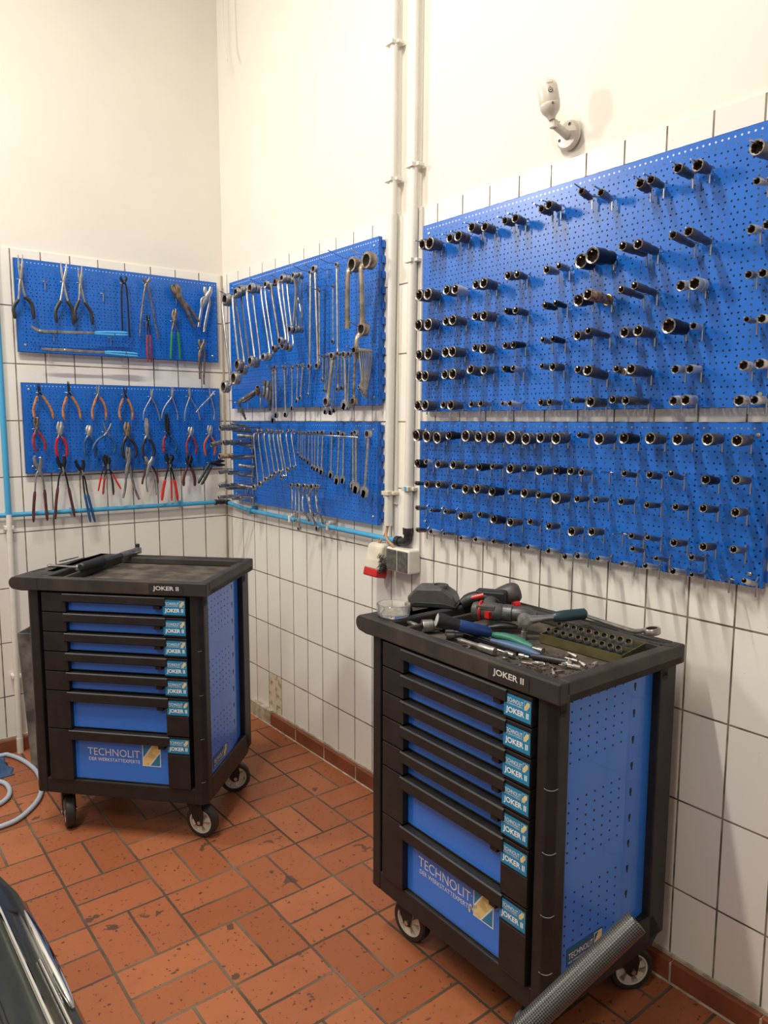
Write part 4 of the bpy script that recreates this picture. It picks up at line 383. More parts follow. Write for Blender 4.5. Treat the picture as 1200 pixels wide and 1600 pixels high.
PL=[[[[-0.9812,2.2178],[-0.9648,2.22]],0.0106,[-0.9762,2.12],[[-0.9831,2.0929],[-0.9903,2.0302],[-1.0116,1.9952],[-1.0079,1.9475]],[[-0.9713,2.0942],[-0.962,2.0455],[-0.9366,2.0147],[-0.9318,1.9522]],1,"k","g",0.0139,"long-nose pliers with black grips at the left end of the upper left board","long",0.07],[[[-0.8084,2.2098],[-0.7841,2.2112]],0.0106,[-0.8006,2.1285],[[-0.8071,2.0954],[-0.8189,2.0413],[-0.841,1.994],[-0.8394,1.9429]],[[-0.7971,2.0965],[-0.7869,2.0445],[-0.7676,2.005],[-0.7663,1.9401]],1,"k","c",0.0139,"long-nose pliers with black grips, left of the middle pair","long",0.07],[[[-0.735,2.1961],[-0.7194,2.2015]],0.0106,[-0.7285,2.1324],[[-0.7324,2.1035],[-0.7391,2.0509],[-0.7575,2.0015],[-0.7563,1.9539]],[[-0.7238,2.1044],[-0.7126,2.0448],[-0.6866,2.0036],[-0.6829,1.9485]],1,"k","g",0.0131,"long-nose pliers with black grips, right of the middle pair","long",0.07],[[[-0.5453,2.1754],[-0.5214,2.1782]],0.0114,[-0.5316,2.152],[[-0.5432,2.1373],[-0.5472,2.0609],[-0.5482,1.9889],[-0.5488,1.9284]],[[-0.521,2.1398],[-0.5166,2.0639],[-0.5151,1.9827],[-0.5126,1.9038]],9,"k","k",0.0082,"black end-cutting pincers with straight slim legs","pincer",0.07],[[[-0.4371,2.1826],[-0.4093,2.1858]],0.0114,[-0.4235,2.1642],[[-0.4329,2.1404],[-0.4473,2.0615],[-0.4586,1.9874],[-0.4662,1.9116]],[[-0.4157,2.1423],[-0.4011,2.0659],[-0.3876,1.984],[-0.3748,1.9031]],9,"k","r",0.0082,"worn steel end-cutting pincers with splayed legs","pincer",0.07],[[[-0.4281,2.0129],[-0.4155,2.014]],0.0074,[-0.4232,1.9885],[[-0.428,1.9623],[-0.4295,1.9207],[-0.4327,1.8603],[-0.4313,1.7925]],[[-0.4184,1.9631],[-0.4141,1.9218],[-0.4124,1.8615],[-0.4119,1.7935]],1,"R","k",0.009,"small pincers with straight red grips between the legs of the larger pincers","pincer",0.07],[[[-0.2935,2.05],[-0.2833,2.0565]],0.0131,[-0.2922,1.9993],[[-0.3001,1.9723],[-0.3071,1.9436],[-0.3123,1.8771],[-0.3175,1.8124]],[[-0.284,1.9736],[-0.2748,1.9459],[-0.2688,1.8799],[-0.268,1.8112]],1,"G","r",0.0098,"tin snips with green grips","snip",0.07],[[[-0.2976,2.1691],[-0.2814,2.1746]],0.0245,[-0.2662,2.1183],[[-0.2468,2.0901],[-0.2276,2.0541],[-0.2053,2.0084],[-0.1898,1.9733]],[[-0.2267,2.0826],[-0.2068,2.0607],[-0.1868,2.0368],[-0.1688,2.0134]],9,"k","r",0.0155,"large tarnished locking pliers hanging at a slant","lock",0.07],[[[-0.1252,2.1767],[-0.0954,2.18]],0.0196,[-0.1158,2.1336],[[-0.1459,2.1143],[-0.1493,2.0708],[-0.1591,2.0219],[-0.1667,1.978]],[[-0.1039,2.104],[-0.1159,2.0546],[-0.1279,2.0052],[-0.1353,1.9688]],9,"k","c",0.0139,"bright chrome locking pliers near the right edge of the upper left board","lock",0.07],[[[-0.1622,1.9175],[-0.1389,1.9191]],0.0163,[-0.1528,1.8774],[[-0.1684,1.8474],[-0.1696,1.8084],[-0.1689,1.7597],[-0.1689,1.7226]],[[-0.1366,1.8492],[-0.1402,1.8001],[-0.1437,1.751],[-0.1459,1.7097]],9,"k","r",0.0106,"small tarnished locking pliers hanging below the board edge","lock",0.07],[[[-0.9313,1.6756],[-0.9264,1.6758]],0.0074,[-0.9251,1.6362],[[-0.9356,1.6213],[-0.9508,1.578],[-0.9553,1.552],[-0.9512,1.5218]],[[-0.9151,1.6244],[-0.8944,1.5936],[-0.8779,1.5572],[-0.8713,1.5222]],0,"O","k",0.0098,"straight circlip pliers with worn orange grips, first in the top row","circlip",0.07],[[[-0.8043,1.6903],[-0.8001,1.6887]],0.0074,[-0.7999,1.6394],[[-0.8109,1.6215],[-0.8265,1.5798],[-0.8313,1.5488],[-0.8261,1.5162]],[[-0.7903,1.6237],[-0.7695,1.5895],[-0.7573,1.554],[-0.7544,1.5209]],0,"O","k",0.0098,"circlip pliers with worn orange grips, second in the top row","circlip",0.07],[[[-0.676,1.6794],[-0.6653,1.6798]],0.0074,[-0.6716,1.6372],[[-0.6814,1.618],[-0.6943,1.5862],[-0.703,1.55],[-0.6991,1.5165]],[[-0.6625,1.6202],[-0.6457,1.5915],[-0.6382,1.5551],[-0.6407,1.5167]],0,"O","g",0.0098,"circlip pliers with worn orange grips, third in the top row","circlip",0.07],[[[-0.5506,1.6733],[-0.5394,1.6736]],0.0074,[-0.5465,1.6366],[[-0.5565,1.6179],[-0.5719,1.5835],[-0.578,1.5465],[-0.5718,1.516]],[[-0.536,1.6183],[-0.5221,1.5889],[-0.5131,1.5517],[-0.5173,1.5161]],0,"O","k",0.0098,"circlip pliers with worn orange grips, fourth in the top row","circlip",0.07],[[[-0.4203,1.6678],[-0.4135,1.668]],0.0074,[-0.4188,1.6301],[[-0.4303,1.6091],[-0.4478,1.5806],[-0.4605,1.5522],[-0.4656,1.5172]],[[-0.4097,1.6095],[-0.396,1.5813],[-0.3863,1.548],[-0.3795,1.5146]],9,"k","c",0.0065,"bare chrome circlip pliers, fifth in the top row","circlip",0.07],[[[-0.3158,1.6804],[-0.3088,1.6806]],0.0074,[-0.3154,1.6334],[[-0.3302,1.6129],[-0.3511,1.5867],[-0.3661,1.5578],[-0.3742,1.5242]],[[-0.308,1.6114],[-0.2988,1.5826],[-0.2897,1.5488],[-0.2896,1.5187]],9,"k","c",0.0065,"bare chrome circlip pliers, sixth in the top row","circlip",0.07],[[[-0.2288,1.683],[-0.2236,1.6831]],0.0074,[-0.223,1.6354],[[-0.232,1.6128],[-0.2455,1.5785],[-0.2538,1.5442],[-0.2548,1.512]],[[-0.2111,1.6132],[-0.1931,1.5841],[-0.1781,1.5547],[-0.1728,1.5171]],9,"k","c",0.0065,"bare chrome circlip pliers, seventh in the top row","circlip",0.07],[[[-0.1156,1.6844],[-0.089,1.6683]],0.0074,[-0.1115,1.6369],[[-0.1303,1.6197],[-0.1523,1.5995],[-0.1742,1.5774],[-0.1939,1.5545]],[[-0.1045,1.6152],[-0.0968,1.5804],[-0.0921,1.5504],[-0.0973,1.5193]],9,"k","c",0.0065,"chrome circlip pliers with spread tips, last in the top row","circlip",0.07],[[[-0.9503,1.5236],[-0.9389,1.5236]],0.0114,[-0.947,1.4768],[[-0.9527,1.4594],[-0.9612,1.4352],[-0.9612,1.4047],[-0.9528,1.3766]],[[-0.9371,1.4611],[-0.9235,1.4391],[-0.9118,1.4083],[-0.9149,1.3793]],0,"R","r",0.0106,"pincers with faded red grips at the left of the middle row","pincer",0.07],[[[-0.8502,1.5082],[-0.84,1.5082]],0.0163,[-0.8483,1.4586],[[-0.8569,1.4384],[-0.8666,1.4119],[-0.868,1.3809],[-0.8636,1.3515]],[[-0.84,1.4382],[-0.8257,1.4157],[-0.8205,1.3799],[-0.8264,1.3469]],0,"B2","c",0.0106,"combination pliers with bright red grips in the middle row","combi",0.07],[[[-0.7233,1.4912],[-0.7144,1.4912]],0.0163,[-0.7214,1.4541],[[-0.731,1.4369],[-0.7428,1.4099],[-0.7442,1.3782],[-0.7412,1.3463]],[[-0.7114,1.4385],[-0.6967,1.4092],[-0.6918,1.3771],[-0.6977,1.3433]],0,"L","c",0.0114,"side cutters with blue grips in the middle row","cutter",0.07],[[[-0.6584,1.5049],[-0.6242,1.5012]],0.0074,[-0.6449,1.461],[[-0.661,1.4429],[-0.6841,1.4277],[-0.703,1.4052],[-0.7158,1.3764]],[[-0.633,1.4426],[-0.6166,1.4176],[-0.6086,1.3898],[-0.6164,1.3576]],0,"L","g",0.0106,"open wire strippers with blue grips in the middle row","strip",0.09],[[[-0.5479,1.5068],[-0.5366,1.5068]],0.018,[-0.5436,1.4489],[[-0.5557,1.4284],[-0.5672,1.3977],[-0.5704,1.3651],[-0.565,1.334]],[[-0.5302,1.4281],[-0.512,1.4062],[-0.5009,1.3729],[-0.5101,1.3333]],0,"k","r",0.0123,"combination pliers with black grips in the middle row","combi",0.07],[[[-0.4508,1.5258],[-0.4459,1.5258]],0.0114,[-0.4479,1.4461],[[-0.4593,1.4272],[-0.4713,1.3913],[-0.4717,1.3532],[-0.4651,1.3225]],[[-0.4359,1.4269],[-0.4202,1.3999],[-0.4135,1.3662],[-0.4227,1.3308]],0,"k","c",0.0123,"chrome-nosed pliers with black grips in the middle row","combi",0.07],[[[-0.3514,1.5483],[-0.3444,1.5484]],0.0114,[-0.3434,1.4587],[[-0.3562,1.4395],[-0.3671,1.4135],[-0.3691,1.3846],[-0.3661,1.3554]],[[-0.3319,1.4422],[-0.3124,1.4176],[-0.3,1.3881],[-0.3082,1.357]],0,"L","k",0.0114,"dark long-nose pliers with blue and red grips","combi",0.07],[[[-0.2287,1.4835],[-0.2182,1.4835]],0.0147,[-0.2245,1.448],[[-0.2355,1.4314],[-0.2469,1.4019],[-0.2488,1.3724],[-0.2445,1.3426]],[[-0.2145,1.4331],[-0.2005,1.4062],[-0.194,1.3762],[-0.2023,1.3445]],0,"R","c",0.0098,"side cutters with dark red grips in the middle row","cutter",0.07],[[[-0.1253,1.4913],[-0.1155,1.4913]],0.0131,[-0.1222,1.4472],[[-0.1335,1.4302],[-0.1504,1.4034],[-0.1535,1.3704],[-0.1469,1.337]],[[-0.1117,1.432],[-0.0972,1.4046],[-0.0927,1.3691],[-0.099,1.3378]],0,"O2","c",0.0098,"side cutters with orange-red grips at the right of the middle row","cutter",0.07],[[[-0.9622,1.3524],[-0.9354,1.3473]],0.0147,[-0.9438,1.2948],[[-0.9582,1.2689],[-0.9667,1.1988],[-0.9752,1.1286],[-0.9793,1.0623]],[[-0.9332,1.2767],[-0.9251,1.2054],[-0.9224,1.1249],[-0.9196,1.0637]],1,"M","g",0.0114,"water pump pliers with maroon grips at the left of the bottom row","pump",0.07],[[[-0.8647,1.3453],[-0.8347,1.3516]],0.0147,[-0.8433,1.2954],[[-0.8601,1.2647],[-0.8694,1.2113],[-0.8805,1.14],[-0.8865,1.0682]],[[-0.8324,1.2725],[-0.8216,1.2088],[-0.8103,1.1354],[-0.801,1.0725]],1,"M","k",0.0114,"water pump pliers with maroon grips, second in the bottom row","pump",0.07],[[[-0.7866,1.3295],[-0.7532,1.333]],0.0139,[-0.7592,1.2786],[[-0.7573,1.242],[-0.7531,1.1776],[-0.7414,1.1031],[-0.7324,1.042]],[[-0.7467,1.2415],[-0.7381,1.1768],[-0.7235,1.1018],[-0.7109,1.0403]],1,"L","k",0.0106,"water pump pliers with long blue grips","pump",0.07],[[[-0.6537,1.3482],[-0.6373,1.3477]],0.0131,[-0.6471,1.3108],[[-0.6628,1.2835],[-0.6713,1.256],[-0.6801,1.2192],[-0.688,1.1843]],[[-0.6299,1.2823],[-0.6159,1.263],[-0.5988,1.2246],[-0.5788,1.1876]],1,"R2","k",0.0074,"pliers with thin red grips hanging behind the black-gripped pair","pump",0.06],[[[-0.6547,1.3418],[-0.6383,1.3413]],0.0131,[-0.6472,1.3028],[[-0.6564,1.28],[-0.6639,1.2525],[-0.6693,1.2111],[-0.6747,1.1696]],[[-0.6363,1.2792],[-0.6301,1.251],[-0.6254,1.2088],[-0.6245,1.1648]],1,"k","k",0.009,"small water pump pliers with black and red grips in the bottom row","pump",0.085],[[[-0.546,1.388],[-0.5365,1.3878]],0.0147,[-0.5438,1.322],[[-0.5546,1.2894],[-0.5596,1.2329],[-0.5662,1.1858],[-0.5772,1.1456]],[[-0.5356,1.2887],[-0.528,1.2409],[-0.5183,1.1928],[-0.5027,1.1468]],9,"k","g",0.0123,"black-headed clamp pliers with long steel handles","lock",0.07],[[[-0.4641,1.3422],[-0.431,1.3413]],0.0163,[-0.447,1.3054],[[-0.4565,1.2865],[-0.4647,1.2486],[-0.467,1.2103],[-0.4627,1.1697]],[[-0.4369,1.2858],[-0.4285,1.247],[-0.42,1.208],[-0.4185,1.1653]],9,"k","c",0.0074,"bright hose clamp pliers in the bottom row","lock",0.085],[[[-0.4483,1.3331],[-0.4257,1.3324]],0.0098,[-0.4376,1.3039],[[-0.453,1.2852],[-0.4638,1.2567],[-0.4725,1.233],[-0.4784,1.2054]],[[-0.4176,1.2839],[-0.4065,1.2592],[-0.3994,1.2346],[-0.3974,1.2052]],0,"M","k",0.009,"pliers with maroon grips behind the bright hose clamp pliers","combi",0.06],[[[-0.3553,1.3454],[-0.325,1.3447]],0.018,[-0.3385,1.3059],[[-0.3518,1.2722],[-0.3656,1.2239],[-0.3773,1.1755],[-0.3862,1.1211]],[[-0.3274,1.2713],[-0.3168,1.2216],[-0.3081,1.1717],[-0.3017,1.1147]],1,"R2","k",0.0123,"water pump pliers with long bright red grips","pump",0.07],[[[-0.3224,1.2996],[-0.3183,1.2995]],0.0049,[-0.3251,1.28],[[-0.3278,1.2604],[-0.327,1.2208],[-0.3266,1.1713],[-0.3275,1.1136]],[[-0.3257,1.2603],[-0.325,1.2207],[-0.3246,1.1711],[-0.3255,1.1135]],1,"R2","k",0.0082,"slim tool with one straight red grip between the bright red grips","combi",0.05],[[[-0.2424,1.3425],[-0.2278,1.3421]],0.0163,[-0.2375,1.2977],[[-0.2507,1.2783],[-0.2631,1.249],[-0.2703,1.2195],[-0.2703,1.1876]],[[-0.2255,1.2774],[-0.2137,1.2469],[-0.2083,1.2166],[-0.2092,1.1845]],0,"M","k",0.0131,"heavy side cutters with maroon grips in the bottom row","cutter",0.07],[[[-0.052,1.3078],[-0.0525,1.2874]],0.0147,[-0.1182,1.2997],[[-0.14,1.2954],[-0.1581,1.2659],[-0.1806,1.2316],[-0.2018,1.1995]],[[-0.1252,1.2848],[-0.1412,1.2551],[-0.1616,1.2207],[-0.1817,1.1915]],0,"k","k",0.0123,"black nose pliers hanging sideways with their jaws towards the corner","combi",0.09]]
LONG=[[[[-0.9493,1.9195],[-0.9324,1.9057],[-0.9127,1.8996],[-0.8349,1.902],[-0.6811,1.9089],[-0.6099,1.9123],[-0.5322,1.9161]],"very long bent-nose pliers with light blue handles lying across two hooks"],[[[-0.9124,1.8252],[-0.8717,1.8234],[-0.8136,1.8243],[-0.7284,1.824],[-0.6404,1.8247],[-0.5681,1.8234],[-0.4873,1.8216]],"very long straight-nose pliers with light blue handles along the bottom edge of the board"]]
LE=[[-0.8725,2.1142],[-0.6207,2.0891],[-0.8462,1.8914],[-0.5947,1.8893],[-0.8723,1.8169],[-0.5451,1.8147]]

# ------------------------------------------------------------ the room
ZT = 2.2545; CEIL = 4.25
def struct(name, bm, m_, **k): return tag(obj(name, bm, m_, **k), kind='structure')
b = BM(); bx(b, -6.5, .2, -7, .2, -.12, 0); struct('floor', b, 'floor')
b = BM(); bx(b, 0, .2, -7, .2, -.05, ZT, 0); bx(b, .009, .2, -7, .2, ZT, CEIL, 1); struct('wall_right', b, ['tileR', 'plaster'])
b = BM(); bx(b, -6.5, 0, 0, .2, -.05, ZT, 0); bx(b, -6.5, .009, .009, .2, ZT, CEIL, 1); struct('wall_left', b, ['tileL', 'plaster'])
b = BM(); bx(b, -6.5, .2, -7, .2, CEIL, CEIL+.1); struct('ceiling', b, 'plaster')
b = BM()
s = .47; first = True
while s < 5:
    bx(b, -.022, 0, -(s+.240), -s, 0, .062); s += .2425
struct('baseboard_right', b, 'skirt', bevel=.003)
b = BM(); bx(b, -.0215, 0, -5.2, -.44, 0, .058, 0); bx(b, -.025, 0, -.47, -.26, 0, .075, 0); bx(b, -.006, 0, -5.2, -.3, .058, .072, 0); bx(b, -.028, -.02, -5.2, -.02, -.001, .0035, 0)
struct('trim_1', b, 'mortar', bevel=.002)
b = BM()
for i in range(24): bx(b, -(.03+i*.2425+.240), -(.03+i*.2425), -.022, 0, 0, .062)
struct('baseboard_left', b, 'skirt', bevel=.003)
b = BM(); bx(b, -5.8, -.03, -.020, 0, 0, .058); bx(b, -5.8, 0, -.006, 0, .058, .072)
struct('trim_2', b, 'mortar', bevel=.002)
# corner sealant bead
b = BM(); sweep(b, [(-.004, -.004, .0), (-.004, -.004, ZT)], .0055, 6); struct('trim_3', b, mat('beige corner sealant', (.36, .29, .20), .7))

# ------------------------------------------------------------ pegboards
def pegboard(x0, x1, z0, z1, side, label, teeth=True):
    """local frame: x along the wall, -y out into the room, z up; origin at the top left corner"""
    W_, H_ = x1-x0, z1-z0
    if side == 'R': root = thing('pegboard', label, 'pegboard', (0, -x0, z1), -pi/2)
    else: root = thing('pegboard', label, 'pegboard', (x0, 0, z1), 0)
    b = BM(); f = -.030
    vs = [b.verts.new(p) for p in ((0, f, -H_), (W_, f, -H_), (W_, f, 0), (0, f, 0))]; b.faces.new(vs)
    o = obj('perforated_panel', b, 'board', root)
    b = BM()
    bx(b, 0, W_, f, -.014, -.0012, 0); bx(b, 0, W_, f, -.014, -H_, -H_+.0012); bx(b, 0, .0012, f, -.014, -H_, 0); bx(b, W_-.0012, W_, f, -.014, -H_, 0)
    obj('folded_edge', b, 'bluepaint', root)
    b = BM()
    if teeth:
        for xx, sg in ((W_-.004, 1),):
            k = 0; z = -.012
            while z > -H_+.02:
                bx(b, xx-.006, xx+.010, -.016, -.003, z-.026, z); z -= .056
        bx(b, W_-.03, W_-.004, -.014, -.002, -H_+.01, -.01); bx(b, .004, .02, -.014, -.002, -H_+.01, -.01)
    else:
        bx(b, W_-.05, W_-.03, -.014, 0, -H_+.02, -.02); bx(b, .03, .05, -.014, 0, -H_+.02, -.02)
    obj('mounting_rail', b, 'bluepaint', root)
    for sx, sz in ((.03, -.03), (W_-.03, -.03), (.03, -H_+.03), (W_-.03, -H_+.03)):
        b = BM(); lathe(b, (sx, f+.001, sz), (0, -1, 0), [(0, .0055), (.002, .0055), (.0035, .0035)], 10); obj('screw', b, 'screw', root)
    return root
BD = dict(LU=pegboard(-.993, -.045, 1.813, 2.212, 'L', 'upper left blue pegboard holding long-nose, pincer and locking pliers', False),
          LL=pegboard(-.989, -.043, 1.277, 1.680, 'L', 'lower left blue pegboard holding three rows of pliers', False),
          AU=pegboard(.143, 1.364, 1.575, 2.196, 'R', 'upper blue pegboard between corner and pipes, crowded with spanners'),
          AL=pegboard(.141, 1.359, 1.112, 1.511, 'R', 'lower blue pegboard between corner and pipes with a long spanner bar'),
          BU=pegboard(1.614, 2.83, 1.548, 2.182, 'R', 'upper right blue pegboard with pairs of sockets on double hooks'),
          BL=pegboard(1.607, 2.832, 1.127, 1.514, 'R', 'lower right blue pegboard with rows of single sockets'))
def hook(board, pts, r=.0022, pin=None, name='hook'):
    """world-space wire hook, stored as a part of its board"""
    b = BM(); sweep(b, pts, r, 6)
    if pin is not None: sweep(b, [V(pin), V(pin)+V((0, 0, -.034))], r*1.15, 6)
    root = BD[board]; mw = Matrix.Translation(root.location) @ Matrix.Rotation(root.rotation_euler[2], 4, 'Z')
    bmesh.ops.transform(b, matrix=mw.inverted(), verts=b.verts)
    return obj(name, b, 'wire', root)

# ------------------------------------------------------------ sockets
KIND = {'d': ('gun', 'dark grey'), 'n': ('gun', 'dark grey'), 'b': ('blk', 'black'), 's': ('bright', 'chrome'), 'g': ('steel', 'grey steel'), 'r': ('tan', 'rust-flecked tan'), 'r2': ('rust', 'brown tarnished')}
def socket(t, label, group):
    s, z, L, s2, z2, r, k = t
    A = PR(s, .048+L, z); B = PR(s2, .048, z2); d = (B-A).normalized(); L = (B-A).length
    rr = random.Random(int(s*7919+z*104729)); mk, cw = KIND[k]
    ir = r*.80; q = rr.random()
    if L > 3.2*r or q < .45:   # stepped
        rb = r*(.80+.1*rr.random()); prof = [(.002, ir, 1), (0, r*.95, 2), (.0010, r, 2), (L*.52, r, 0), (L*.56, rb, 0), (L*.97, rb, 0), (L, rb*.88, 0)]
    else:
        prof = [(.002, ir, 1), (0, r*.95, 2), (.0010, r, 2), (L*.40, r, 0), (L*.42, r*.95, 0), (L*.56, r*.95, 0), (L*.58, r, 0), (L*.96, r, 0), (L, r*.9, 0)]
    prof = [(min(L*.5, .02), ir*.5, 1), (min(L*.5, .02), ir*.9, 1)]+prof
    b = BM(); lathe(b, A, d, prof, 24, hexr={1, 2})
    if k == 'r': lathe(b, A+d*(L*.88), d, [(0, r*1.02, 3), (.003, r*1.04, 3), (.006, r*1.02, 3)], 24, mi=3)
    o = obj('socket', b, [mk, 'inner', 'rim' if k not in 'b' else 'steel', 'brass'], loc=B)
    tag(o, label % cw, 'socket', group)
    return A, B, d, r
RW = ['top', 'second', 'third', 'fourth', 'fifth', 'bottom']
def peg(board, AB, ext=.006, r=.0021, bar=None):
    A, B, d, rr = AB
    base = V((-.031, B.y, B.z+.012)); tip = A-d*ext+V((0, 0, rr*.45))
    P = [V((-.020, B.y, B.z+.017)), base, V((-.040, B.y, B.z+rr*.5)), tip]
    hook(board, P, r, pin=V((-.044, B.y-.004, B.z+.003)))
for ri, row in enumerate(SU):
    for ci, pr in enumerate(row):
        ab = []
        for k, t in enumerate(pr):
            lr = 'left' if k == 0 else 'right'
            lab = '%s socket, ' + (('%s one of the %s pair in the %s row, upper right pegboard' % (lr, ORD[ci], RW[ri])) if len(pr) > 1 else 'alone at the right end of the %s row, upper right pegboard' % RW[ri])
            ab.append(socket(t, lab, 'sockets on the upper right pegboard'))
        ext = .03 if ri == 0 else (.010 if ci > 6 else .002)
        for a in ab: peg('BU', a, ext)
        if len(ab) > 1:
            p, q = ab[0][1], ab[1][1]
            hook('BU', [V((-.043, p.y, p.z+.005)), V((-.043, q.y, q.z+.005))], .0019, name='hook_bar')
for k, t in enumerate(SUX): peg('BU', socket(t, '%s small socket, '+['left', 'right'][k]+' one of the pair under the top right end socket', 'sockets on the upper right pegboard'), .012)
for ri, row in enumerate(SL):
    for ci, t in enumerate(row):
        a = socket(t, '%%s socket, %s from left in the %s row, lower right pegboard' % (ORD[ci], (RW[:4]+['bottom'])[ri]), 'sockets on the lower right pegboard')
        peg('BL', a, .001)
for t, l in zip(SLX, ('small %s socket hanging below the fourth row, with its own shadow', 'short %s socket just above the bottom row, left of two', '%s socket between the fourth and bottom rows, near the right end')):
    peg('BL', socket(t, l, 'sockets on the lower right pegboard'), .001)
for s, z in HE:
    hook('BL', [PR(s, .02, z), PR(s, .035, z), PR(s, .09, z+.004)], .0021, pin=PR(s, .045, z)); hook('BL', [PR(s-.014, .043, z), PR(s+.014, .043, z)], .0019, name='hook_bar')
# loose bright tube lying on top of the fifth row sockets
b = BM(); lathe(b, PR(2.493, .115, 1.640), (1, -.30, .0), [(0, .0075, 1), (.001, .010, 0), (.03, .010, 0), (.031, .0115, 0), (.07, .0115, 0), (.071, .010, 0), (.085, .009, 0)], 20)
tag(obj('spark_plug_socket', b, ['chrome', 'inner'], loc=PR(2.49, .115, 1.64)), 'bright slim socket lying crosswise on top of the seventh pair, fifth row', 'socket')

# ------------------------------------------------------------ spanners
SM = {'c': 'chrome', 'g': 'steel', 'r': 'rust', 'w': 'worn', 'd': 'gun', 't': 'tan'}
def ring_head(b, c, n, r, th, hole=.64):
    lathe(b, V(c)-V(n)*th/2, n, [(0, r*hole, 1), (0, r*.92), (th*.15, r), (th*.85, r), (th, r*.92), (th, r*hole), (th*.5, r*hole*.97, 1), (0, r*hole, 1)], 20, caps=(False, False))
def open_head(b, c, d, n, r, th):
    """C-shaped jaw opening along d"""
    d = (V(d)-V(n)*V(d).dot(V(n))).normalized(); n = V(n); x = n.cross(d).normalized(); c = V(c)
    a15 = radians(14); dd = d*cos(a15)+x*sin(a15); xx = n.cross(dd).normalized()
    pts = []
    for k in range(11):
        a = radians(28+(360-56)*k/10); pts.append(c+(dd*cos(a)*1.05+xx*sin(a))*r)
    g = .48
    inner = [c+dd*.92*r-xx*g*r, c-dd*.15*r-xx*g*r, c-dd*.36*r, c-dd*.15*r+xx*g*r, c+dd*.92*r+xx*g*r]
    prism(b, pts+inner, n, th)
def spanner(P, t, rt_, bt, rb, w_, k, lab, context):
    P = [PR(*p) for p in P]; n = V((1, 0, 0)); b = BM()
    w_ *= 1.28; rt_ *= 1.12; rb *= 1.18
    top, bot = P[0], P[-1]
    d0 = (P[1]-P[0]).normalized(); d1 = (P[-2]-P[-1]).normalized()
    a = P[0]+d0*rt_*.85; z = P[-1]+(d1*rb*.85 if bt != 'flat' else V((0, 0, 0)))
    path = smooth_path([a, P[1], P[2], z], 5) if (P[1]-P[0]).length > rt_ else [a, P[2], z]
    m_ = len(path); rad = []
    for i in range(m_):
        f = i/(m_-1); rad.append(w_*(1.0+.35*max(0, abs(f-.5)-.38)/.12))
    sweep(b, path, rad, 8, nrm=n, flat=.6)
    if k == 'r' or k == 'w' or w_ > .004: # raised rib gives the forged I shape
        sweep(b, path[1:-1], w_*.55, 6, nrm=n, flat=1.0)
    if t == 'flex':
        lathe(b, top+V((.004, 0, 0)), (-1, 0, 0), [(0, rt_*.6), (0, rt_), (.009, rt_), (.009, rt_*.6)], 18, caps=(False, False)); bx_c = top+V((0, 0, -rt_*1.9)); sweep(b, [bx_c+V((-.005, 0, 0)), bx_c+V((.005, 0, 0))], .004, 10)
        sweep(b, [top+V((0, 0, -rt_)), bx_c+V((0, 0, -.006))], rt_*.62, 8, nrm=n, flat=.6)
    elif rt_: 
        tn = n if t == 'ring' else n
        ring_head(b, top, tn, rt_, max(.009, rt_*.95 if len(path) > 4 else rt_*.6), .68)
    if bt == 'ring': ring_head(b, bot, n, rb, max(.009, rb*.95 if len(path) > 4 else rb*.6), .66)
    elif bt == 'open': open_head(b, bot, bot-P[-2], n, rb*1.12, max(.004, rb*.32))
    o = obj('spanner', b, [SM[k], 'inner'], loc=top)
    lab = lab if len((lab+context).split()) > 14 else lab+context
    tag(o, lab, 'spanner', 'spanners on the '+('upper' if 'upper' in context else 'lower')+' middle pegboard')
ncount = 0
for P, t, r1, bt, r2_, w_, k, lab in SP:
    ctx = ', upper middle pegboard' if P[0][2] > 1.52 else ', lower middle pegboard'
    spanner(P, t, r1, bt, r2_, w_, k, lab, ctx)
for A, B_ in HK:
    A, B_ = PR(*A), PR(*B_); mid = (A+B_)/2+V((0, 0, -.006))
    base = V((-.03, B_.y, B_.z))
    hook('AU', smooth_path([base+V((.012, 0, .01)), base, B_, mid, A], 4), .0021, pin=base+V((-.012, 0, 0)))
hook('AL', [PR(.84, .095, 1.462), PR(1.32, .095, 1.452)], .0028, name='hook_bar')
for s in (.86, 1.07, 1.30): hook('AL', [PR(s, .02, 1.466), PR(s, .032, 1.462), PR(s, .11, 1.462)], .0022, pin=PR(s, .044, 1.458))
for s in (.33, .42, .48, .56, .64, .70, .76): hook('AL', [PR(s, .02, 1.468), PR(s, .032, 1.464), PR(s, .15, 1.470)], .0021, pin=PR(s, .044, 1.46))
for s in (.82, .92, 1.0): hook('AL', [PR(s, .02, 1.235), PR(s, .032, 1.232), PR(s, .13, 1.235)], .0021, pin=PR(s, .044, 1.228))
